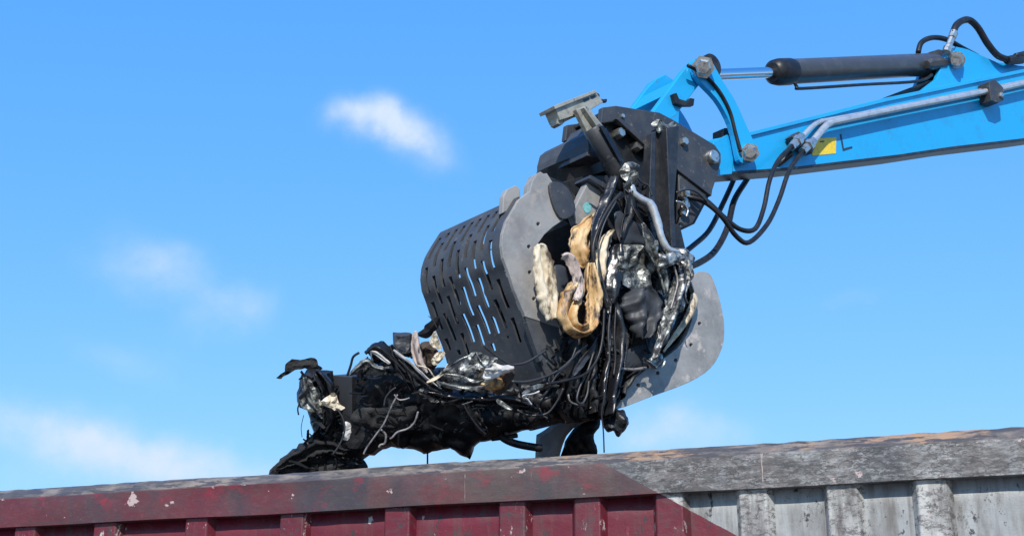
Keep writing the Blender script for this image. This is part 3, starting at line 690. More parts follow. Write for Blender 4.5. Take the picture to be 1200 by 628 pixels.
# shells
SWD = .70
lsh = [(621, 224), (624, 212), (629, 205), (641, 203), (648, 214), (654, 236), (662, 250), (671, 253), (660, 258), (648, 266), (638, 275), (631, 285), (629, 294), (632, 312), (636, 332), (646, 362), (652, 373), (656, 384), (616, 371), (603, 340), (596, 318), (590, 302), (588, 288), (589, 274), (593, 260), (608, 234)]
lho = [circle(631, 262.5, 2.2, 8), circle(620, 289, 2.2, 8), circle(621, 319, 2.2, 8), circle(626, 350, 2.2, 8)]
prof_l = [(611, 229), (607, 235), (593, 260), (588, 282), (590, 302), (596, 318), (603, 340), (613, 364), (622, 392), (632, 424), (640, 446)]
def shell_drum(name, prof, mat, parent, slots, flip=1):
    c = smooth_poly([P(x, y, 0) for x, y in prof], 10, False)
    ln = [0]
    for i in range(1, len(c)): ln.append(ln[-1] + (c[i] - c[i - 1]).length)
    tot = ln[-1]
    def at(s):
        s = max(0, min(tot, s))
        for i in range(1, len(c)):
            if ln[i] >= s: return c[i - 1] + (c[i] - c[i - 1]) * ((s - ln[i - 1]) / max(1e-9, ln[i] - ln[i - 1]))
        return c[-1]
    us = [.02]; cols = []
    n = 9; pitch = (SWD - .08) / n
    for i in range(n):
        m_ = .06 + pitch * (i + .5); us += [m_ - .0145, m_ + .0145]; cols.append((m_ - .0145, m_ + .0145))
    us.append(SWD - .005); ds = .0125; nv = int(tot / ds); ss = [tot * i / nv for i in range(nv + 1)]
    v = [at(s) + L * u for s in ss for u in us]; F = []; nu = len(us)
    for j in range(nv):
        sm_ = (ss[j] + ss[j + 1]) / 2
        for i in range(nu - 1):
            if slots and i % 2 == 1:
                ci = i // 2; ph = (sm_ - slots[0] + (.10 if ci % 2 else 0) + .022 * ((ci * 37) % 5 - 2) * .4) % .20
                if slots[0] < sm_ < slots[1] - .04 * (ci % 3) and ph < .150: continue
            F.append([j * nu + i, j * nu + i + 1, (j + 1) * nu + i + 1, (j + 1) * nu + i])
    o = mesh_obj(name, v, F, mat, parent, smooth=True)
    md = o.modifiers.new('thickness', 'SOLIDIFY'); md.thickness = .014; md.offset = -flip
    md = o.modifiers.new('edges', 'EDGE_SPLIT'); md.split_angle = R(40)
    return o
dl = shell_drum('slotted_drum', prof_l, 'drum', grap, (.05, .80))
plate('shell_plate', lsh, 0, .03, 'plate', dl, holes=lho, bevel=.003)
plate('shell_plate', [p for p in lsh if p[1] >= 236], 0, .03, 'drum', dl, shift=SWD - .03, bevel=.003)  # far plate darker than the near one: shade inside the drum put into colour
lower = [(616, 371), (656, 384), (663, 400), (672, 432), (644, 448), (634, 426), (622, 392)]
plate('lower_blade', lower, .004, .03, 'drum', dl, bevel=.003); plate('lower_blade', lower, .004, .03, 'drum', dl, shift=SWD - .03, bevel=.003)
plate('blade_rib', [(617, 377), (621, 376), (637, 420), (633, 424)], -.02, .03, 'drum', dl, bevel=.003)
plate('lifting_lug', [(589, 250), (590, 230), (594, 222), (605, 217), (610, 222), (610, 240)], .06, .035, 'plate', dl, bevel=.005)
plate('lifting_lug', [(617, 234), (619, 216), (624, 206), (634, 201), (640, 206), (638, 224)], .045, .035, 'plate', dl, bevel=.005)
tube('shell_edge_bar', [P(640, 446, .01), P(640, 446, .35), P(640, 446, .69)], .016, 'drum', dl, sub=1, seg=8)
rsh = smooth_poly([(810, 330), (816, 320), (823, 318), (832, 321), (839, 336), (845, 357), (849, 384), (846, 408), (833, 431), (807, 448), (762, 465), (724, 479), (727, 470), (736, 452), (755, 434), (778, 420), (800, 401), (811, 374), (815, 350)], 3)
rho = [circle(x, y, 2.2, 8) for x, y in ((820, 379), (810, 404), (792, 422), (771, 437), (748, 451))]
prof_r = [(816, 319), (826, 318.5), (834, 323), (840, 337), (845.5, 357), (849, 384), (846, 408), (833, 431), (807, 448), (762, 465), (725, 479)]
dr = shell_drum('curved_drum', prof_r, 'drum', grap, None, -1)
plate('shell_plate', rsh, 0, .03, 'plate_scraped', dr, holes=rho, bevel=.003)
plate('shell_plate', rsh, 0, .03, 'plate_scraped', dr, shift=SWD - .03, bevel=.003)
plate('shell_arm', [(765, 252), (797, 264), (805, 298), (814, 322), (812, 348), (790, 348), (770, 300)], .05, .05, 'dark_steel', dr)
plate('shell_arm', [(765, 252), (797, 264), (805, 298), (814, 322), (812, 348), (790, 348), (770, 300)], .05, .05, 'dark_steel', dr, shift=.52)
lump('cutting_edge', [(629, 518), (634, 511), (650, 498), (672, 486), (690, 480), (704, 477), (702, 484), (690, 489), (676, 497), (664, 510), (657, 530), (652, 552), (630, 552)], ('d', 7.12), 'plate', th=.012, amp=.004, freq=6, step=5, rag=.4, edge=4, seed=61, tilt=(-1.1, 0), parent=dr, smooth=False)
plate('shell_arm', [(640, 205), (662, 214), (690, 250), (690, 270), (660, 250), (645, 235)], .06, .05, 'dark_steel', dl)
plate('valve_block', [(795, 200), (829, 228), (812, 262), (797, 268)], .11, .06, 'black_steel', grap, bevel=.008)
lathe('grapple_fitting', P(798, 228, .10), P(806, 226, .05), [(0, .03), (.5, .03), (.5, .022), (1, .022)], 'zinc', grap, seg=6)
lathe('grapple_fitting', P(798, 243, .10), P(806, 239, .05), [(0, .03), (.5, .03), (.5, .022), (1, .022)], 'zinc', grap, seg=6)
for px, py in ((802, 236), (799, 250), (716, 228)): disc('body_bolt', px, py, .10 if px > 750 else -.02, .017, .02, 'zinc', grap, seg=6)

# ================================================================== scrap in the grapple's jaws
k_ = lambda v: ('k', v)
d_ = lambda v: ('d', v)
def scrap(name, label, cat, poly, w, mat, group=None, **kw): return lump(name, poly, w, mat, label=label, cat=cat, group=group, **kw)
# cores
scrap('scrap_core', 'dark crushed mass of scrap wedged between the two grapple shells', 'scrap', [(655, 340), (700, 325), (745, 335), (800, 330), (806, 372), (785, 408), (748, 430), (728, 458), (716, 486), (690, 492), (655, 486), (640, 455), (640, 420), (660, 400)], k_(.20), 'plastic', th=.17, amp=.05, freq=6, step=6, rag=3, edge=30, seed=1)
scrap('plastic_bumper', 'long black plastic bumper sagging below the slotted drum', 'bumper', [(470, 440), (520, 430), (590, 440), (640, 440), (700, 470), (716, 486), (690, 492), (632, 499), (612, 504), (590, 510), (568, 517), (557, 523), (551, 537), (540, 533), (528, 526), (512, 527), (498, 530), (480, 525), (458, 523), (440, 500), (445, 465)], d_(7.02), 'plastic', th=0.18, amp=0.05, fold=(0.025, 0.07, 0.035), freq=4.5, step=6, rag=1.5, edge=36, seed=2, smooth=True)
scrap('crushed_housing', 'crushed black plastic housing lump at the middle of the tail', 'housing', [(404, 474), (425, 440), (450, 428), (490, 428), (515, 440), (505, 480), (480, 522), (458, 524), (445, 530), (432, 536), (415, 540), (396, 530), (390, 500)], d_(6.98), 'plastic', th=.16, amp=.04, freq=7, step=6, rag=2, edge=26, seed=3)
scrap('felt_mat', 'folded dusty black felt mat with a pale frayed edge', 'mat', [(411, 488), (420, 479), (440, 477), (470, 478), (487, 475), (489, 484), (478, 496), (458, 504), (446, 505), (432, 502), (415, 497)], d_(6.74), 'felt', th=0.02, amp=0.014, fold=(0.03, 0.14, 0.02), freq=8, step=4, rag=1, edge=9, seed=4, crease=.3, smooth=True)
# box in the tail
def box3(name, label, cat, front, d, depth, mat, **kw):
    f = [Q(x, y, d) for x, y in front]; off = Vector((-.25, .95, .0)) * depth
    n = len(f); v = f + [p + off for p in f]
    F = [list(range(n)), list(reversed(range(n, 2 * n)))] + [[(i + 1) % n, i, i + n, (i + 1) % n + n] for i in range(n)]
    return mesh_obj(name, v, F, mat, label=label, cat=cat, bevel=.004, **kw)
bx = thing('battery_case', Q(420, 490, 6.95), 'square charcoal plastic case with flat faces near the tail end', 'case')
f1 = [Q(388, 439.5, 6.93), Q(412, 441, 6.84), Q(412, 490, 6.84), Q(390, 480, 6.93)]
f2 = [f1[1] + Vector((.002, 0, 0)), Q(478, 436, 7.0), Q(480, 492, 7.0), f1[2] + Vector((.002, 0, 0))]
for nm, f, m_ in (('case_end', f1, 'grey_panel'), ('case_side', f2, 'plastic')):
    nrm = (f[1] - f[0]).cross(f[2] - f[0]).normalized(); nrm = nrm if nrm.y > 0 else -nrm
    v = f + [p + nrm * .12 for p in f]
    mesh_obj(nm, v, [[0, 1, 2, 3], [7, 6, 5, 4]] + [[(i + 1) % 4, i, i + 4, (i + 1) % 4 + 4] for i in range(4)], m_, bx, bevel=.004)
# tail end
scrap('torn_flap', 'ragged black flap sticking out at the far left tip of the scrap', 'flap', [(324, 442), (334, 436), (336, 424), (343, 420), (352, 422), (366, 418.5), (372, 424), (378, 433), (366, 433), (354, 431), (342, 436), (330, 443)], d_(6.96), 'felt', th=0.006, amp=0.02, fold=(0.05, 0.12, 0.02), freq=14, step=3.2, rag=1.6, edge=6, seed=5)
scrap('shredded_liner', 'shredded black wheel-arch liner hanging at the tail end', 'liner', [(352, 440), (362, 432), (378, 432), (392, 440), (394, 458), (398, 476), (405, 500), (404, 522), (380, 530), (366, 520), (366, 500), (362, 486), (352, 476), (349, 460)], d_(6.95), 'plastic', th=.07, amp=.035, freq=11, step=4, rag=2.4, edge=14, seed=6)
scrap('crumpled_sheet', 'crumpled dull grey sheet on the upper left of the tail end', 'sheet', [(352, 452), (362, 446), (372, 456), (378, 470), (372, 482), (360, 480), (351, 470)], d_(6.84), 'foil_dark', th=.008, amp=.03, freq=13, step=3.5, rag=1.6, edge=6, seed=7)
scrap('debris_heap', 'ragged heap of black shreds slumped behind the container rim', 'debris', [(314, 556), (326, 541), (342, 527), (358, 517), (378, 512), (400, 516), (418, 530), (430, 548), (428, 562), (400, 566), (350, 566), (316, 564)], d_(6.98), 'felt', th=.11, amp=.05, freq=10, step=4, rag=3.2, edge=18, seed=8)
for i, (pts, wd, m_, lab) in enumerate([
    ([(318, 550), (335, 540), (352, 533), (372, 523)], .02, 'wire', 'grey-edged shred lying on the upper slope of the debris heap'),
    ([(330, 552), (352, 543), (378, 530), (396, 524)], .022, 'felt', 'black felt shred across the middle of the debris heap'),
    ([(345, 556), (372, 548), (404, 540), (424, 544)], .02, 'plastic', 'black plastic shred at the foot of the debris heap'),
    ([(356, 520), (362, 516), (370, 509), (376, 498)], .016, 'plastic', 'short upright black shred at the top of the debris heap'),
    ([(374, 500), (386, 496), (396, 505), (400, 520)], .022, 'film', 'glossy black shred curling under the tail end')]):
    strip('plastic_shred', pts, d_(6.84 + .01 * i), wd, m_, twist=1.5, seed=i, label=lab, cat='shred', group='shreds at the tail end')
scrap('foam_chip', 'small cream foam chip caught high in the tail end', 'foam', [(374, 473), (386, 463), (393, 460), (397, 472), (404, 478), (396, 481), (384, 477)], d_(6.74), 'cream', th=0.006, amp=0.012, fold=(0.12, 0.1, 0.016), freq=16, step=2.9, rag=1, edge=6, seed=9, crease=.55)
scrap('white_tag', 'tattered white tag dangling beside the black felt mat', 'tag', [(403, 494), (410, 496), (411, 506), (408, 516), (401, 513), (402, 503)], d_(6.74), 'white_rag', th=.008, amp=.02, freq=20, step=3, rag=1.2, edge=4, seed=10)
# ridge along the top of the tail
scrap('rubber_boot', 'crushed shiny black rubber boot on the ridge of the tail', 'boot', [(430, 414), (437, 403), (446, 400), (454, 404), (462, 414), (474, 428), (478, 440), (460, 440), (440, 428)], d_(6.88), 'film', th=.03, amp=.035, freq=11, step=3.6, rag=1.6, edge=8, seed=11)
for i, (nm, lab, cat, pts, m_, am) in enumerate([
    ('white_trim', 'thin white trim strip across the crushed rubber boot', 'trim', [(433, 411, 1.2), (441, 414, 2.2), (449, 420, 2), (457, 426, 1)], 'white_rag', .012),
    ('black_ribbon', 'black ribbon arched over the top of the crushed rubber boot', 'ribbon', [(428, 414, 2), (440, 406, 4), (452, 412, 5), (464, 424, 5), (476, 436, 3)], 'plastic', .03),
    ('black_ribbon', 'black ribbon hanging between the boot and the small bracket', 'ribbon', [(458, 404, 2), (464, 414, 5), (470, 428, 6), (478, 442, 5), (484, 456, 3)], 'film', .03),
    ('pale_ribbon', 'pale greenish torn ribbon left of the crushed rubber boot', 'ribbon', [(410, 439, 1.5), (420, 430, 3.5), (430, 423, 3.5), (438, 430, 3), (450, 433, 2)], 'foil_dark', .02),
    ('black_ribbon', 'long black ribbon lying along the ridge toward the foil bundle', 'ribbon', [(468, 420, 3), (482, 432, 6), (496, 444, 7), (512, 454, 6), (530, 460, 3)], 'plastic', .035),
    ('black_ribbon', 'black ribbon sagging below the flat foil strand', 'ribbon', [(500, 460, 3), (530, 466, 8), (560, 470, 9), (592, 468, 7), (620, 474, 3)], 'film', .04),
    ('black_ribbon', 'black ribbon hanging over the front of the bumper middle', 'ribbon', [(548, 470, 4), (554, 484, 8), (562, 498, 7), (570, 508, 3)], 'plastic', .035),
    ('black_ribbon', 'black ribbon wrapped down the head of the tail end', 'ribbon', [(370, 434, 3), (380, 448, 7), (386, 466, 8), (386, 486, 7), (380, 506, 4)], 'film', .035),
    ('grey_ribbon', 'dull grey torn ribbon on the left face of the tail end', 'ribbon', [(356, 442, 2), (358, 456, 5), (364, 470, 6), (372, 480, 4), (378, 490, 2)], 'foil_dark', .028),
    ('black_ribbon', 'wide black ribbon slumped over the debris heap', 'ribbon', [(326, 548, 2), (344, 538, 6), (364, 528, 8), (384, 524, 7), (404, 530, 3)], 'felt', .035)]):
    band(nm, pts, d_(6.72 if i < 7 else 6.82), m_, amp=am, folds=1.2, seed=21.3 + i * 1.7, rag=.45, across=13, label=lab, cat=cat)
scrap('glass_shard', 'pale greenish cracked sheet below the rubber boot', 'sheet', [(412, 438), (422, 428), (432, 420), (440, 428), (452, 432), (450, 438), (438, 440), (424, 440)], d_(6.80), 'foil_dark', th=.006, amp=.018, freq=14, step=3.5, rag=1, edge=5, seed=13)
scrap('metal_bracket', 'small square black metal bracket standing up on the ridge', 'bracket', [(460, 392), (464, 390), (481, 390), (484, 398), (483, 416), (476, 418), (463, 413)], d_(6.90), 'black_steel', th=.035, amp=.014, freq=14, step=4, rag=.8, edge=6, seed=14)
scrap('foam_block', 'dark brown foam lump beside the pale torn lining', 'foam', [(492, 404), (502, 400), (512, 408), (514, 420), (508, 434), (498, 430), (493, 418)], d_(6.84), 'brown', th=.03, amp=.03, freq=13, step=4, rag=1, edge=8, seed=16)
scrap('cream_flake', 'upper cream flake pressed against the lower drum edge', 'flake', [(503, 400), (508, 389), (512, 390), (516, 402), (518, 410), (511, 408)], d_(6.74), 'cream', th=0.005, amp=0.012, fold=(0.15, 0.05, 0.015), freq=16, step=2.9, rag=.7, edge=5, seed=17, crease=.55)
scrap('cream_flake', 'lower cream flake under the drum edge, below its twin', 'flake', [(506, 420), (512, 413), (520, 412), (520, 420), (512, 427), (507, 426)], d_(6.74), 'cream', th=0.005, amp=0.012, fold=(0.15, 0.05, 0.015), freq=16, step=2.9, rag=.7, edge=5, seed=18, crease=.55)
strip('plastic_trim', [(490, 392), (500, 389), (508, 380), (514, 372)], d_(6.9), .03, 'plastic', twist=.6, label='black plastic trim leaning from the bracket to the drum', cat='trim')
strip('metal_strip', [(461, 410), (470, 417), (482, 426), (492, 436), (504, 446), (517, 455)], d_(6.70), .012, 'white_rag', twist=1.2, seed=.2, label='thin bright bent strip running down the ridge to the foil', cat='strip')
strip('metal_strip', [(490, 428), (502, 432), (508, 441), (516, 452)], d_(6.69), .010, 'cream', twist=1.8, seed=.8, label='short bent cream strip crossing the bright one', cat='strip')
# foil bundle under the drum
scrap('foil_sheet', 'crumpled shiny silver foil bundle under the slotted drum', 'foil', [(512, 440), (524, 436), (536, 426), (548, 416), (560, 412), (572, 416), (584, 420), (578, 432), (566, 444), (556, 450), (536, 446), (520, 448)], d_(6.66), 'foil', th=.010, amp=0.030, freq=13, step=3.4, rag=1.8, edge=6, seed=20)
scrap('foil_tail', 'flattened grey foil ribbon below the shiny foil bundle', 'foil', [(512, 448), (540, 445), (566, 447), (575, 452), (560, 457), (530, 454), (514, 453)], d_(6.70), 'foil_dark', th=.008, amp=.022, freq=14, step=3.5, rag=1.2, edge=5, seed=21)
hz = scrap('air_duct', 'white torn plastic duct end at the right of the foil', 'duct', [(566, 440), (570, 430), (580, 425), (590, 428), (600, 427), (602, 432), (592, 436), (580, 443), (570, 446)], d_(6.58), 'white_rag', th=0.01, amp=0.014, fold=(0.06, 0.12, 0.02), freq=12, step=3.4, rag=.8, edge=7, seed=22, smooth=True)
scrap('foam_piece', 'small orange-tan foam piece inside the white duct end', 'foam', [(563, 450), (574, 443), (586, 440), (592, 444), (588, 456), (574, 458)], d_(6.64), 'tan', th=.03, amp=.012, freq=14, step=3.5, rag=.8, edge=7, seed=23)
scrap('duct_lip', 'dark collar around the orange-tan foam piece', 'collar', [(582, 438), (598, 431), (604, 438), (598, 452), (588, 462), (578, 460), (590, 450)], d_(6.64), 'brown', th=.025, amp=.016, freq=10, step=4, rag=.8, edge=7, seed=24)
for i, (pts, wd, m_, lab) in enumerate([
    ([(516, 438), (528, 430), (544, 419), (556, 414)], .012, 'foil', 'bright foil strand along the upper edge of the foil bundle'),
    ([(522, 438), (540, 440), (554, 447), (568, 444)], .014, 'foil', 'bright foil strand sagging across the foil bundle'),
    ([(500, 448), (512, 442), (520, 436), (525, 426)], .012, 'cream', 'pale knotted strand left of the foil bundle'),
    ([(556, 414), (562, 424), (571, 431), (578, 422)], .014, 'foil', 'curled foil strand on the crest of the foil bundle'),
    ([(510, 446), (530, 452), (556, 455), (574, 450)], .010, 'foil_dark', 'dull flat strand below the foil bundle')]):
    strip('foil_strand', pts, d_(6.58), wd, m_, twist=2.2, seed=i * 1.1, label=lab, cat='foil', group='foil strands under the drum')
# front bundle between the shells
scrap('oval_cover', 'smooth dark grey oval cover beside the long cream strip', 'cover', [(647, 316), (653, 310), (662, 314), (666, 332), (662, 348), (655, 356), (648, 340)], k_(-.05), 'grey_panel', th=0.012, amp=0.004, fold=(0.1, 0.03, 0.008), freq=8, step=4, rag=.3, edge=9, seed=33, smooth=True)
scrap('triangular_panel', 'flat charcoal triangular panel above the crumpled grey foil', 'panel', [(718, 250), (725, 247), (746, 262), (770, 280), (764, 286), (744, 288), (728, 288), (722, 270)], k_(-.08), 'grey_panel', th=.006, amp=.004, fold=(.03, .05, .008), freq=6, step=4.5, rag=.7, edge=5, seed=37, smooth=True, round_=False)
scrap('heat_shield', 'crumpled dull grey heat-shield foil in the grapple centre', 'foil', [(726, 290), (738, 285), (756, 288), (771, 282), (770, 300), (768, 320), (764, 336), (750, 341), (736, 336), (730, 320)], k_(-.13), 'foil_dark', th=.012, amp=0.038, freq=11, step=3.6, rag=1.8, edge=7, seed=38)
scrap('silver_foil', 'bright crinkled silver foil beside the right shell plate', 'foil', [(770, 330), (782, 326), (794, 336), (806, 342), (802, 358), (792, 376), (784, 394), (778, 410), (770, 424), (764, 420), (770, 400), (766, 392), (776, 372), (780, 350)], k_(-.12), 'foil', th=.010, amp=0.034, freq=13, step=3.4, rag=2.2, edge=6, seed=40)
scrap('foil_twist', 'twisted bright foil knot under the silver pipe', 'foil', [(774, 296), (784, 292), (800, 290), (812, 296), (814, 306), (806, 312), (808, 330), (800, 344), (794, 330), (796, 312), (784, 308), (776, 312), (772, 304)], k_(-.12), 'foil', th=.012, amp=0.034, freq=15, step=3.2, rag=2.0, edge=5, seed=41)
scrap('lower_panel', 'flat dark grey panel piece low beside the right shell tip', 'panel', [(722, 424), (730, 412), (762, 398), (766, 404), (760, 428), (740, 432), (726, 432)], k_(-.04), 'grey_panel', th=.01, amp=.008, freq=6, step=4.5, rag=.5, edge=5, seed=43, round_=False)
tube('bent_tube', [P(723, 431, -.06), P(740, 433, -.06), P(757, 431, -.06)], .008, 'wire_light', label='short pale tube along the low dark panel', cat='tube')
scrap('foil_scrap', 'small silver foil flake at the tip of the bright foil', 'foil', [(762, 420), (772, 414), (776, 420), (768, 430), (760, 428)], k_(-.06), 'foil', th=.006, amp=0.013, freq=18, step=3, rag=1, edge=4, seed=44)
scrap('inner_scrap', 'dark scrap packed inside the slotted drum', 'scrap', [(570, 330), (590, 308), (620, 298), (645, 310), (650, 350), (640, 400), (618, 415), (600, 390), (582, 360)], k_(.38), 'plastic', th=.12, amp=.04, freq=6, step=7, rag=2, edge=24, seed=60)
for nm, lab, cat, pts, w, m_, kw in [
    ('cream_strip', 'long cream torn strip hanging over the left shell plate', 'lining', [(631, 287, 4), (635, 300, 9), (639, 322, 11), (643, 345, 10), (646, 362, 8), (648, 374, 5)], k_(-.08), 'cream', dict(amp=.035, folds=1.3, seed=1., rag=.22, across=17)),
    ('leather_wedge', 'tan leather scrap filling the top of the left shell opening', 'leather', [(702, 250, 3), (693, 262, 9), (685, 276, 13), (683, 292, 10), (686, 306, 6), (688, 313, 2.5)], k_(-.06), 'tan', dict(amp=.045, folds=1.6, seed=2., rag=.3, across=17)),
    ('pink_strip', 'narrow pale pink strip folded above the tan loop', 'lining', [(659, 301, 2.5), (667, 301, 5), (674, 312, 5), (679, 328, 4.5), (679, 342, 4), (675, 352, 2.5)], k_(-.17), 'pinkish', dict(amp=.024, folds=.8, seed=3.)),
    ('leather_loop', 'tan leather loop hanging in the grapple centre', 'leather', [(681, 326, 4), (674, 342, 10), (667, 358, 10), (666, 374, 8), (673, 385, 7), (683, 388, 7), (692, 381, 7.5), (696, 367, 9), (697, 352, 11), (695, 336, 9), (693, 318, 6), (693, 308, 3)], k_(-.14), 'tan', dict(amp=.042, folds=1.3, seed=4., across=19, rag=.25)),
    ('lining_crescent', 'narrow pale crescent of torn lining right of the leather loop', 'lining', [(719, 270, 2), (714, 278, 5.5), (710, 292, 8), (708, 306, 6), (707, 320, 4), (706, 330, 2)], k_(-.11), 'cream', dict(amp=.028, folds=1.2, seed=5., rag=.4)),
    ('film_flap', 'glossy black leaf-shaped flap right of the pale crescent', 'flap', [(725, 286, 3), (723, 300, 8), (721, 320, 11), (719, 340, 9), (717, 356, 3)], k_(-.10), 'film', dict(amp=.030, folds=.7, seed=6.)),
    ('rubber_flap', 'hanging dull black rubber flap below the crumpled grey foil', 'flap', [(752, 336, 10), (755, 350, 19), (757, 366, 18), (757, 382, 12), (755, 396, 5)], k_(-.14), 'grey_panel', dict(amp=.050, folds=1.3, seed=7.5, across=17)),
    ('cream_leaf', 'small cream leaf-shaped shred against the right shell', 'lining', [(812, 344, 2), (815, 352, 5), (811, 364, 5), (802, 380, 3.5), (790, 396, 2.5), (778, 412, 1.2)], k_(-.05), 'cream', dict(amp=.018, folds=.7, seed=8.)),
    ('torn_lining', 'upright pale pink torn lining strip on the ridge', 'lining', [(487, 388, 1.5), (486, 396, 4), (487, 410, 5.5), (491, 424, 5.5), (499, 438, 3)], d_(6.78), 'pinkish', dict(amp=.022, folds=.8, seed=9.)),
    ('film_sheet', 'broad black film sheet hanging left of the straight cables', 'sheet', [(676, 392, 10), (680, 408, 24), (678, 430, 30), (676, 452, 30), (680, 474, 22), (686, 488, 12)], k_(-.03), 'plastic', dict(amp=.075, folds=2.6, seed=10.3, across=33)),
    ('film_sheet', 'black film sheet hanging below the leaf-shaped flap', 'sheet', [(718, 350, 6), (722, 366, 12), (726, 390, 14), (724, 416, 14), (716, 446, 12), (712, 470, 10), (708, 488, 6)], k_(-.08), 'film', dict(amp=.060, folds=2.0, seed=11.7, across=25)),
    ('film_sheet', 'black film sheet bulging under the hanging rubber flap', 'sheet', [(740, 380, 8), (746, 400, 16), (744, 420, 18), (734, 440, 12), (726, 462, 7)], k_(-.02), 'plastic', dict(amp=.055, folds=1.6, seed=12.4, across=21)),
    ('side_sheet', 'black ragged sheet beside the post at the upper right of the scrap', 'sheet', [(738, 226, 8), (750, 244, 13), (764, 268, 14), (778, 296, 13), (784, 322, 12), (782, 342, 6)], k_(-.05), 'plastic', dict(amp=.050, folds=1.5, seed=13.2, across=19)),
    ('foil_ribbon', 'long bright foil ribbon falling beside the right shell opening', 'foil', [(798, 322, 3), (796, 340, 6), (788, 362, 6), (782, 384, 5), (774, 404, 4), (768, 420, 2)], k_(-.17), 'foil', dict(amp=.04, folds=1.4, seed=14.1, across=13, rag=.5)),
    ('foil_ribbon', 'dull foil ribbon hanging between the post and the foil knot', 'foil', [(752, 262, 2), (757, 276, 5), (762, 292, 6), (772, 312, 6), (778, 330, 4), (780, 344, 2)], k_(-.16), 'foil_dark', dict(amp=.035, folds=1.2, seed=15.6, across=13, rag=.4)),
    ('foil_ribbon', 'short foil ribbon hanging below the foil knot at far right', 'foil', [(806, 304, 3), (809, 318, 4.5), (806, 332, 4.5), (802, 346, 3), (804, 356, 1.5)], k_(-.14), 'foil', dict(amp=.03, folds=1.2, seed=16.9, across=11, rag=.4)),
    ('black_strip', 'black strip draping from the strut foot over the grey body cheek', 'strip', [(722, 206, 4), (718, 222, 6), (710, 240, 6), (702, 258, 5), (698, 276, 4), (697, 292, 2)], k_(-.09), 'film', dict(amp=.026, folds=.9, seed=17.3)),
    ('black_strip', 'black strip hanging from the strut foot toward the triangular panel', 'strip', [(734, 214, 4), (738, 230, 6), (738, 248, 6), (732, 264, 4), (728, 280, 2)], k_(-.10), 'plastic', dict(amp=.026, folds=.9, seed=18.8)),
    ]: band(nm, pts, w, m_, label=lab, cat=cat, **kw)
scrap('loop_core', 'dark brown padding seen inside the tan leather loop', 'padding', [(668, 366), (674, 354), (684, 352), (690, 362), (690, 376), (684, 384), (674, 380)], k_(-.05), 'brown', th=.02, amp=.01, freq=12, step=4, rag=.6, edge=5, seed=62)
# bottom pieces
scrap('ribbed_hose_end', 'stubby black hose end hanging at the right of the bottom', 'hose', [(706, 486), (718, 481), (730, 480), (735, 486), (736, 496), (731, 504), (724, 512), (719, 505), (712, 506), (707, 498)], d_(6.9), 'plastic', th=.04, amp=.03, freq=11, step=3.5, rag=1.4, edge=8, seed=50)
scrap('dark_flap', 'large dark flap hanging behind the shell tip to the rim', 'flap', [(666, 508), (680, 494), (696, 484), (703, 488), (702, 500), (695, 512), (699, 526), (690, 548), (656, 550), (660, 522)], d_(7.32), 'plastic', th=0.012, amp=0.02, fold=(0.1, 0.03, 0.04), freq=7, step=5, rag=1, edge=10, seed=51, smooth=True)
tube('pipe_stub', [Q(583, 503, 6.95), Q(590, 513, 6.92), Q(606, 520, 6.9), Q(634, 525, 6.95)], .020, 'rubber', label='bent black pipe stub poking out under the bumper', cat='pipe')
tube('pipe_stub', [Q(576, 514, 6.93), Q(592, 512, 6.92), Q(606, 510, 6.9)], .012, 'plastic', label='thin black rod crossing the bent pipe stub', cat='rod')
# tall pieces at the top
post = thing('steel_post', P(776, 275, -.02), 'upright black steel channel with torn bright top in front of the coupler', 'post')
plate('post_web', [(766, 152), (782, 150), (787, 200), (788, 262), (790, 292), (772, 290), (762, 258), (764, 200)], 0., .02, 'black_and_shade', post, bevel=.004)
plate('post_flange', [(781, 150), (796, 147), (794, 190), (790, 240), (792, 290), (787, 291), (785, 250), (783, 200)], -.07, .09, 'black_and_shade', post, bevel=.004)
plate('post_flange', [(764, 156), (769, 153), (768, 200), (768, 250), (770, 288), (766, 280), (760, 256), (762, 200)], -.05, .06, 'black_and_shade', post, bevel=.004)
lump('torn_top', [(766, 148), (770, 140), (777, 141), (782, 147), (790, 142), (797, 147), (792, 152), (780, 152), (772, 155)], k_(-.03), 'foil_dark', th=.014, amp=.018, freq=18, step=3, rag=1.5, edge=4, seed=52, parent=post)
br = thing('metal_profile', P(690, 150, .0), 'beige T-shaped metal profile standing on top of the grapple frame', 'profile')
plate('cross_bar', [(650, 125), (698, 107), (707, 120), (690, 130), (657, 141)], .02, .09, 'beige', br, bevel=.003)
plate('bar_flange', [(649, 124), (697.5, 105.5), (700, 108.5), (651, 128)], .005, .125, 'beige', br, bevel=.002)
plate('lower_flange', [(652, 137), (678, 128), (680, 134), (662, 143), (658, 147), (654, 145)], .04, .06, 'beige', br, bevel=.002)
plate('slot', [(683.5, 117), (690, 114), (691, 117), (684.5, 120)], .018, .004, 'ink', br, bevel=0); plate('slot', [(692, 113.5), (697, 111.5), (698.5, 114), (693.5, 116.5)], .018, .004, 'ink', br, bevel=0)
plate('stem', [(675, 128), (687, 124), (706, 149), (692, 162)], -.02, .03, 'beige', br, bevel=.003)
plate('stem_edge', [(684, 126), (688, 124), (707, 148), (702, 152)], -.05, .05, 'beige', br, bevel=.003)
lump('end_hook', [(697, 108), (702, 110), (704, 116), (711, 116), (710, 120), (705, 121), (700, 114)], k_(.03), 'dark_steel', th=.01, amp=.006, freq=18, step=2.5, rag=.6, edge=3, seed=53, parent=br)
strut = thing('damper_strut', P(715, 205, -.03), 'dark damper strut slanting down from the beige profile', 'strut')
lathe('strut_tube', P(694, 150, -.03), P(722, 200, -.03), [(0, .042), (.05, .05), (.95, .05), (1, .04)], 'black_steel', strut)
lathe('strut_rod', P(707, 152, -.06), P(728, 190, -.06), [(0, .016), (1, .016)], 'film', strut)
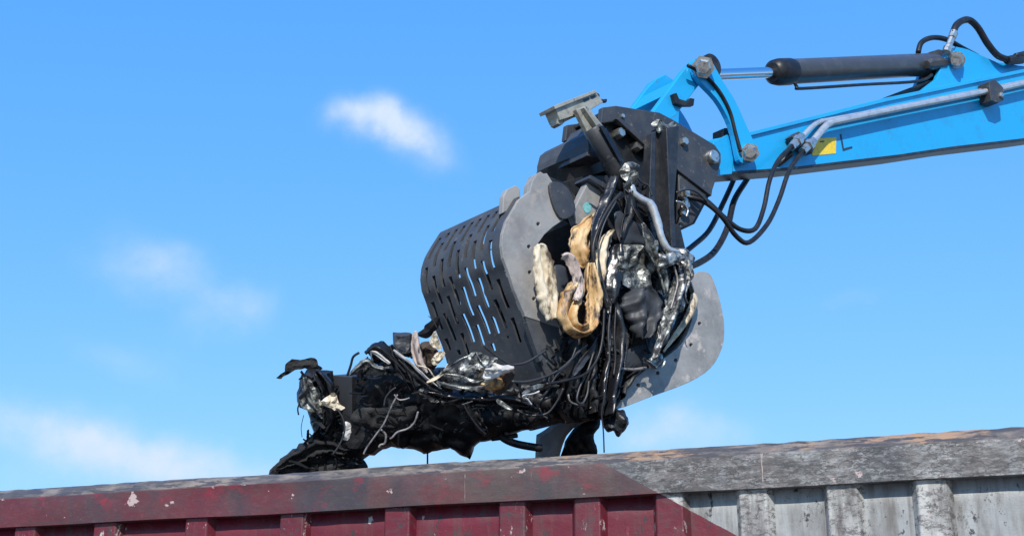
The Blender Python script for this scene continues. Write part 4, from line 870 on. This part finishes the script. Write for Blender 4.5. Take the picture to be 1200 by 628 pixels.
lathe('strut_sleeve', P(715, 186, -.03), P(734, 222, -.03), [(0, .052), (.1, .058), (.9, .05), (1, .03)], 'dark_steel', strut)
plate('strut_strap', [(703, 148), (707, 147), (730, 186), (727, 190)], -.10, .012, 'film', strut, bevel=.002)
tube('silver_pipe', [P(737, 214, -.07), P(742, 226, -.09), P(752, 234, -.10), P(762, 240, -.11), P(769, 256, -.12), P(775, 278, -.13), P(782, 292, -.13), P(794, 298, -.13)], [.024, .02, .022, .026, .024, .020, .022, .024], 'pipe', label='bent bright silver pipe running down past the black post', cat='pipe', seg=12)
scrap('white_tear', 'torn whitish metal scrap at the top of the silver pipe', 'scrap', [(728, 196), (737, 190), (744, 196), (746, 208), (740, 222), (734, 228), (730, 214)], k_(-.09), 'foil_dark', th=.010, amp=.035, freq=15, step=3.2, rag=1.8, edge=5, seed=54)
scrap('pipe_flange', 'crooked bright metal flange at the foot of the silver pipe', 'flange', [(772, 306), (778, 298), (790, 294), (802, 296), (806, 304), (796, 308), (784, 312), (776, 314)], k_(-.20), 'foil', th=.02, amp=.02, freq=14, step=3.2, rag=1.2, edge=5, seed=55)
# cables
CABLES = [
    ('k', -.12, [(728, 226), (716, 240), (703, 264), (695, 290), (698, 318), (706, 344), (712, 362)], .016, 'rubber', 'thick black cable looping down left of the charcoal panel'),
    ('k', -.14, [(722, 236), (708, 262), (701, 290), (704, 318), (711, 346), (716, 358)], .007, 'wire', 'thin grey cable running just right of the thick black one'),
    ('k', -.10, [(716, 356), (713, 390), (714, 420), (710, 450), (706, 486)], .009, 'wire', 'grey cable hanging straight below the leather loop'),
    ('k', -.11, [(722, 358), (720, 390), (721, 420), (719, 440)], .010, 'rubber', 'black cable hanging right of the straight grey cable'),
    ('k', -.12, [(708, 362), (706, 396), (700, 420), (686, 438), (662, 446), (640, 450)], .012, 'rubber', 'black cable sweeping left under the leather loop'),
    ('k', -.10, [(600, 447), (618, 447), (640, 441), (660, 430), (676, 414), (688, 404)], .011, 'wire', 'long grey cable crossing the lower drum blade'),
    ('k', -.09, [(566, 404), (580, 416), (596, 426), (606, 427), (620, 423), (640, 410)], .009, 'wire', 'thin cable along the bottom edge of the drum'),
    ('k', -.10, [(696, 412), (688, 436), (680, 452), (676, 468), (682, 473), (688, 462), (690, 446)], .009, 'wire', 'grey looped cable end low in the bundle'),
    ('k', -.09, [(666, 462), (668, 470), (676, 474), (684, 474)], .008, 'wire_light', 'short pale cable hook beside the looped cable end'),
    ('d', 6.66, [(660, 455), (654, 468), (644, 482), (634, 486), (618, 486), (606, 480)], .008, 'wire', 'grey wire drooping across the bumper'),
    ('d', 6.66, [(632, 478), (636, 486), (642, 490)], .006, 'wire', 'tiny wire fork on the drooping grey wire'),
    ('d', 6.84, [(353, 468), (349, 478), (350, 486)], .006, 'rubber', 'thin black thread hanging at the left of the tail end'),
    ('d', 6.84, [(356, 486), (353, 500), (354, 512)], .003, 'wire', 'hair-thin thread hanging from the shredded liner'),
    ('d', 6.62, [(466, 462), (458, 478), (450, 496), (440, 510), (430, 524), (426, 532)], .007, 'wire_light', 'pale wire hanging diagonally over the felt mat'),
    ('d', 6.62, [(462, 462), (467, 468), (474, 468), (480, 466)], .006, 'wire_light', 'short pale wire hook above the felt mat'),
    ('d', 6.63, [(490, 482), (486, 494), (478, 502), (466, 506), (460, 512), (457, 514)], .008, 'wire_light', 'pale wire curving right of the diagonal wire'),
    ('d', 6.64, [(446, 503), (452, 509), (451, 519), (446, 521), (444, 524)], .009, 'wire_light', 'curled wire end dangling under the felt mat'),
    ('d', 6.66, [(450, 476), (452, 466), (458, 458), (464, 454)], .007, 'wire', 'thin wire rising from the felt mat'),
    ('d', 6.9, [(407, 440), (411, 428), (414, 418), (421, 413)], .010, 'rubber', 'hooked black rod sticking up behind the charcoal case'),
    ('d', 6.66, [(394, 478), (401, 488), (404, 500), (402, 512), (396, 524), (390, 532)], .007, 'wire', 'wire trailing down from the cream foam chip'),
    ('d', 6.95, [(501, 526), (501, 534), (501, 546)], .007, 'rubber', 'short dark wire end hanging below the bumper'),
    ('d', 6.80, [(712, 440), (708, 466), (705, 484), (707, 504), (708, 530)], .006, 'wire', 'thin wire hanging down to the rim at right'),
    ('d', 6.85, [(502, 370), (508, 376), (512, 384)], .003, 'wire', 'hair-thin wire beside the lower left of the drum'),
    ('d', 6.60, [(543, 473), (550, 486), (560, 500), (566, 506)], .010, 'plastic', 'dark bent rod on the bumper left of the pipe stub'),
    ('d', 6.60, [(541, 474), (548, 472), (554, 470)], .006, 'wire', 'short wire end at the bent dark rod'),
    ('k', -.10, [(676, 404), (668, 424), (652, 440), (640, 460), (632, 466)], .010, 'rubber', 'black cable arching under the lower blade'),
    ('k', -.18, [(790, 312), (794, 330), (790, 348), (786, 362)], .009, 'wire_light', 'pale wire hanging in the silver foil'),
    ('k', -.16, [(800, 312), (804, 328), (802, 344), (806, 356)], .008, 'wire', 'grey wire hanging right of the foil knot'),
    ('k', -.09, [(746, 206), (752, 214), (760, 218), (764, 230)], .008, 'wire', 'thin wire curling behind the black post'),
    ('k', .02, [(792, 226), (806, 222), (818, 226), (828, 236)], .010, 'wire', 'grey hose loop at the right of the black post'),
    ('k', .03, [(792, 236), (800, 238), (806, 246), (804, 254)], .010, 'zinc', 'bright curled pipe at the right of the black post'),
]
for t_, w_, pts, r_, m_, lab in CABLES:
    tube('cable', [S(x, y, (t_, w_)) + Vector((0, 0, 0)) for x, y in pts], r_ * .62, m_, label=lab, cat='cable', group='cables hanging from the scrap', seg=8, sub=5)
for i, (pts, w, wd, m_, lab) in enumerate([
    ([(612, 462), (624, 456), (640, 452), (655, 452)], k_(-.09), .022, 'foil_dark', 'dull grey metal shard right of the duct end'),
    ([(612, 464), (622, 462), (632, 458)], k_(-.11), .010, 'white_rag', 'small bright shard under the dull grey metal shard'),
    ([(616, 466), (620, 470), (623, 474)], k_(-.11), .008, 'white_rag', 'tiny bright sliver beneath the small bright shard'),
    ([(582, 468), (590, 474), (600, 480)], d_(6.62), .018, 'foil_dark', 'small grey shard lying on the bumper'),
    ([(672, 440), (682, 424), (694, 410), (700, 396)], k_(-.10), .022, 'wire', 'grey plastic strip in the cable bundle'),
    ([(640, 404), (648, 414), (652, 424)], k_(-.06), .012, 'wire', 'grey splinter against the lower blade'),
    ([(754, 420), (762, 426), (768, 432), (776, 428), (778, 420)], k_(-.10), .012, 'foil', 'curled silver strip at the foot of the bright foil'),
    ([(740, 240), (748, 256), (760, 270), (768, 282)], k_(-.12), .012, 'wire', 'dark edge strip above the charcoal panel'),
    ([(760, 240), (768, 262), (772, 280)], k_(-.09), .02, 'film', 'glossy black strip beside the silver pipe'),
    ([(690, 212), (704, 222), (716, 240)], k_(-.06), .014, 'plastic', 'black strip crossing the grey body cheek')]):
    strip('metal_shard', pts, w, wd, m_, twist=1.3, seed=i * .7, label=lab, cat='shard', group='loose shards in the scrap')
# uncountable small shreds filling the bundle
rr = random.Random(11); v = []; F = []
def shred(c, s):
    a = Vector((rr.gauss(0, 1), rr.gauss(0, 1), rr.gauss(0, 1))).normalized(); b = a.orthogonal().normalized(); n = a.cross(b)
    l = s * rr.uniform(.6, 1.6); w = s * rr.uniform(.12, .35); i = len(v); bend = n * s * rr.uniform(-.5, .5)
    for t in (-1, 0, 1):
        for e in (-1, 1): v.append(c + a * l * t + b * w * e * (1 - .3 * abs(t)) + (bend if t == 0 else Vector()) )
    for t in (-1, 0, 1):
        for e in (-1, 1): v.append(c + a * l * t + b * w * e * (1 - .3 * abs(t)) + (bend if t == 0 else Vector()) + n * .004)
    F.extend([[i, i + 1, i + 3, i + 2], [i + 2, i + 3, i + 5, i + 4], [i + 7, i + 6, i + 8, i + 9], [i + 9, i + 8, i + 10, i + 11], [i, i + 2, i + 8, i + 6], [i + 2, i + 4, i + 10, i + 8], [i + 3, i + 1, i + 7, i + 9], [i + 5, i + 3, i + 9, i + 11], [i + 1, i, i + 6, i + 7], [i + 4, i + 5, i + 11, i + 10]])
regions = [([(640, 400), (700, 390), (740, 400), (725, 470), (690, 488), (640, 470)], k_(-.06), 60, .028), ([(730, 300), (800, 300), (800, 370), (760, 420), (735, 400)], k_(-.06), 60, .026),
           ([(410, 440), (500, 430), (600, 450), (690, 480), (600, 500), (520, 515), (430, 520)], d_(6.72), 110, .03), ([(352, 440), (390, 440), (404, 520), (420, 545), (330, 552), (365, 510)], d_(6.84), 90, .03),
           ([(420, 436), (440, 410), (480, 405), (510, 420), (500, 440)], d_(6.82), 30, .026), ([(715, 215), (760, 215), (790, 290), (740, 270)], k_(-.05), 35, .026)]
for poly, w, n, s in regions:
    xs = [p[0] for p in poly]; ys = [p[1] for p in poly]; c = 0
    while c < n:
        p = (rr.uniform(min(xs), max(xs)), rr.uniform(min(ys), max(ys)))
        if inside(p, poly): shred(S(*p, w) + FWD * rr.uniform(-.05, .08), s); c += 1
mesh_obj('scrap_shreds', v, F, 'plastic', label='countless small black plastic shreds tangled through the scrap', cat='shreds', kind='stuff')
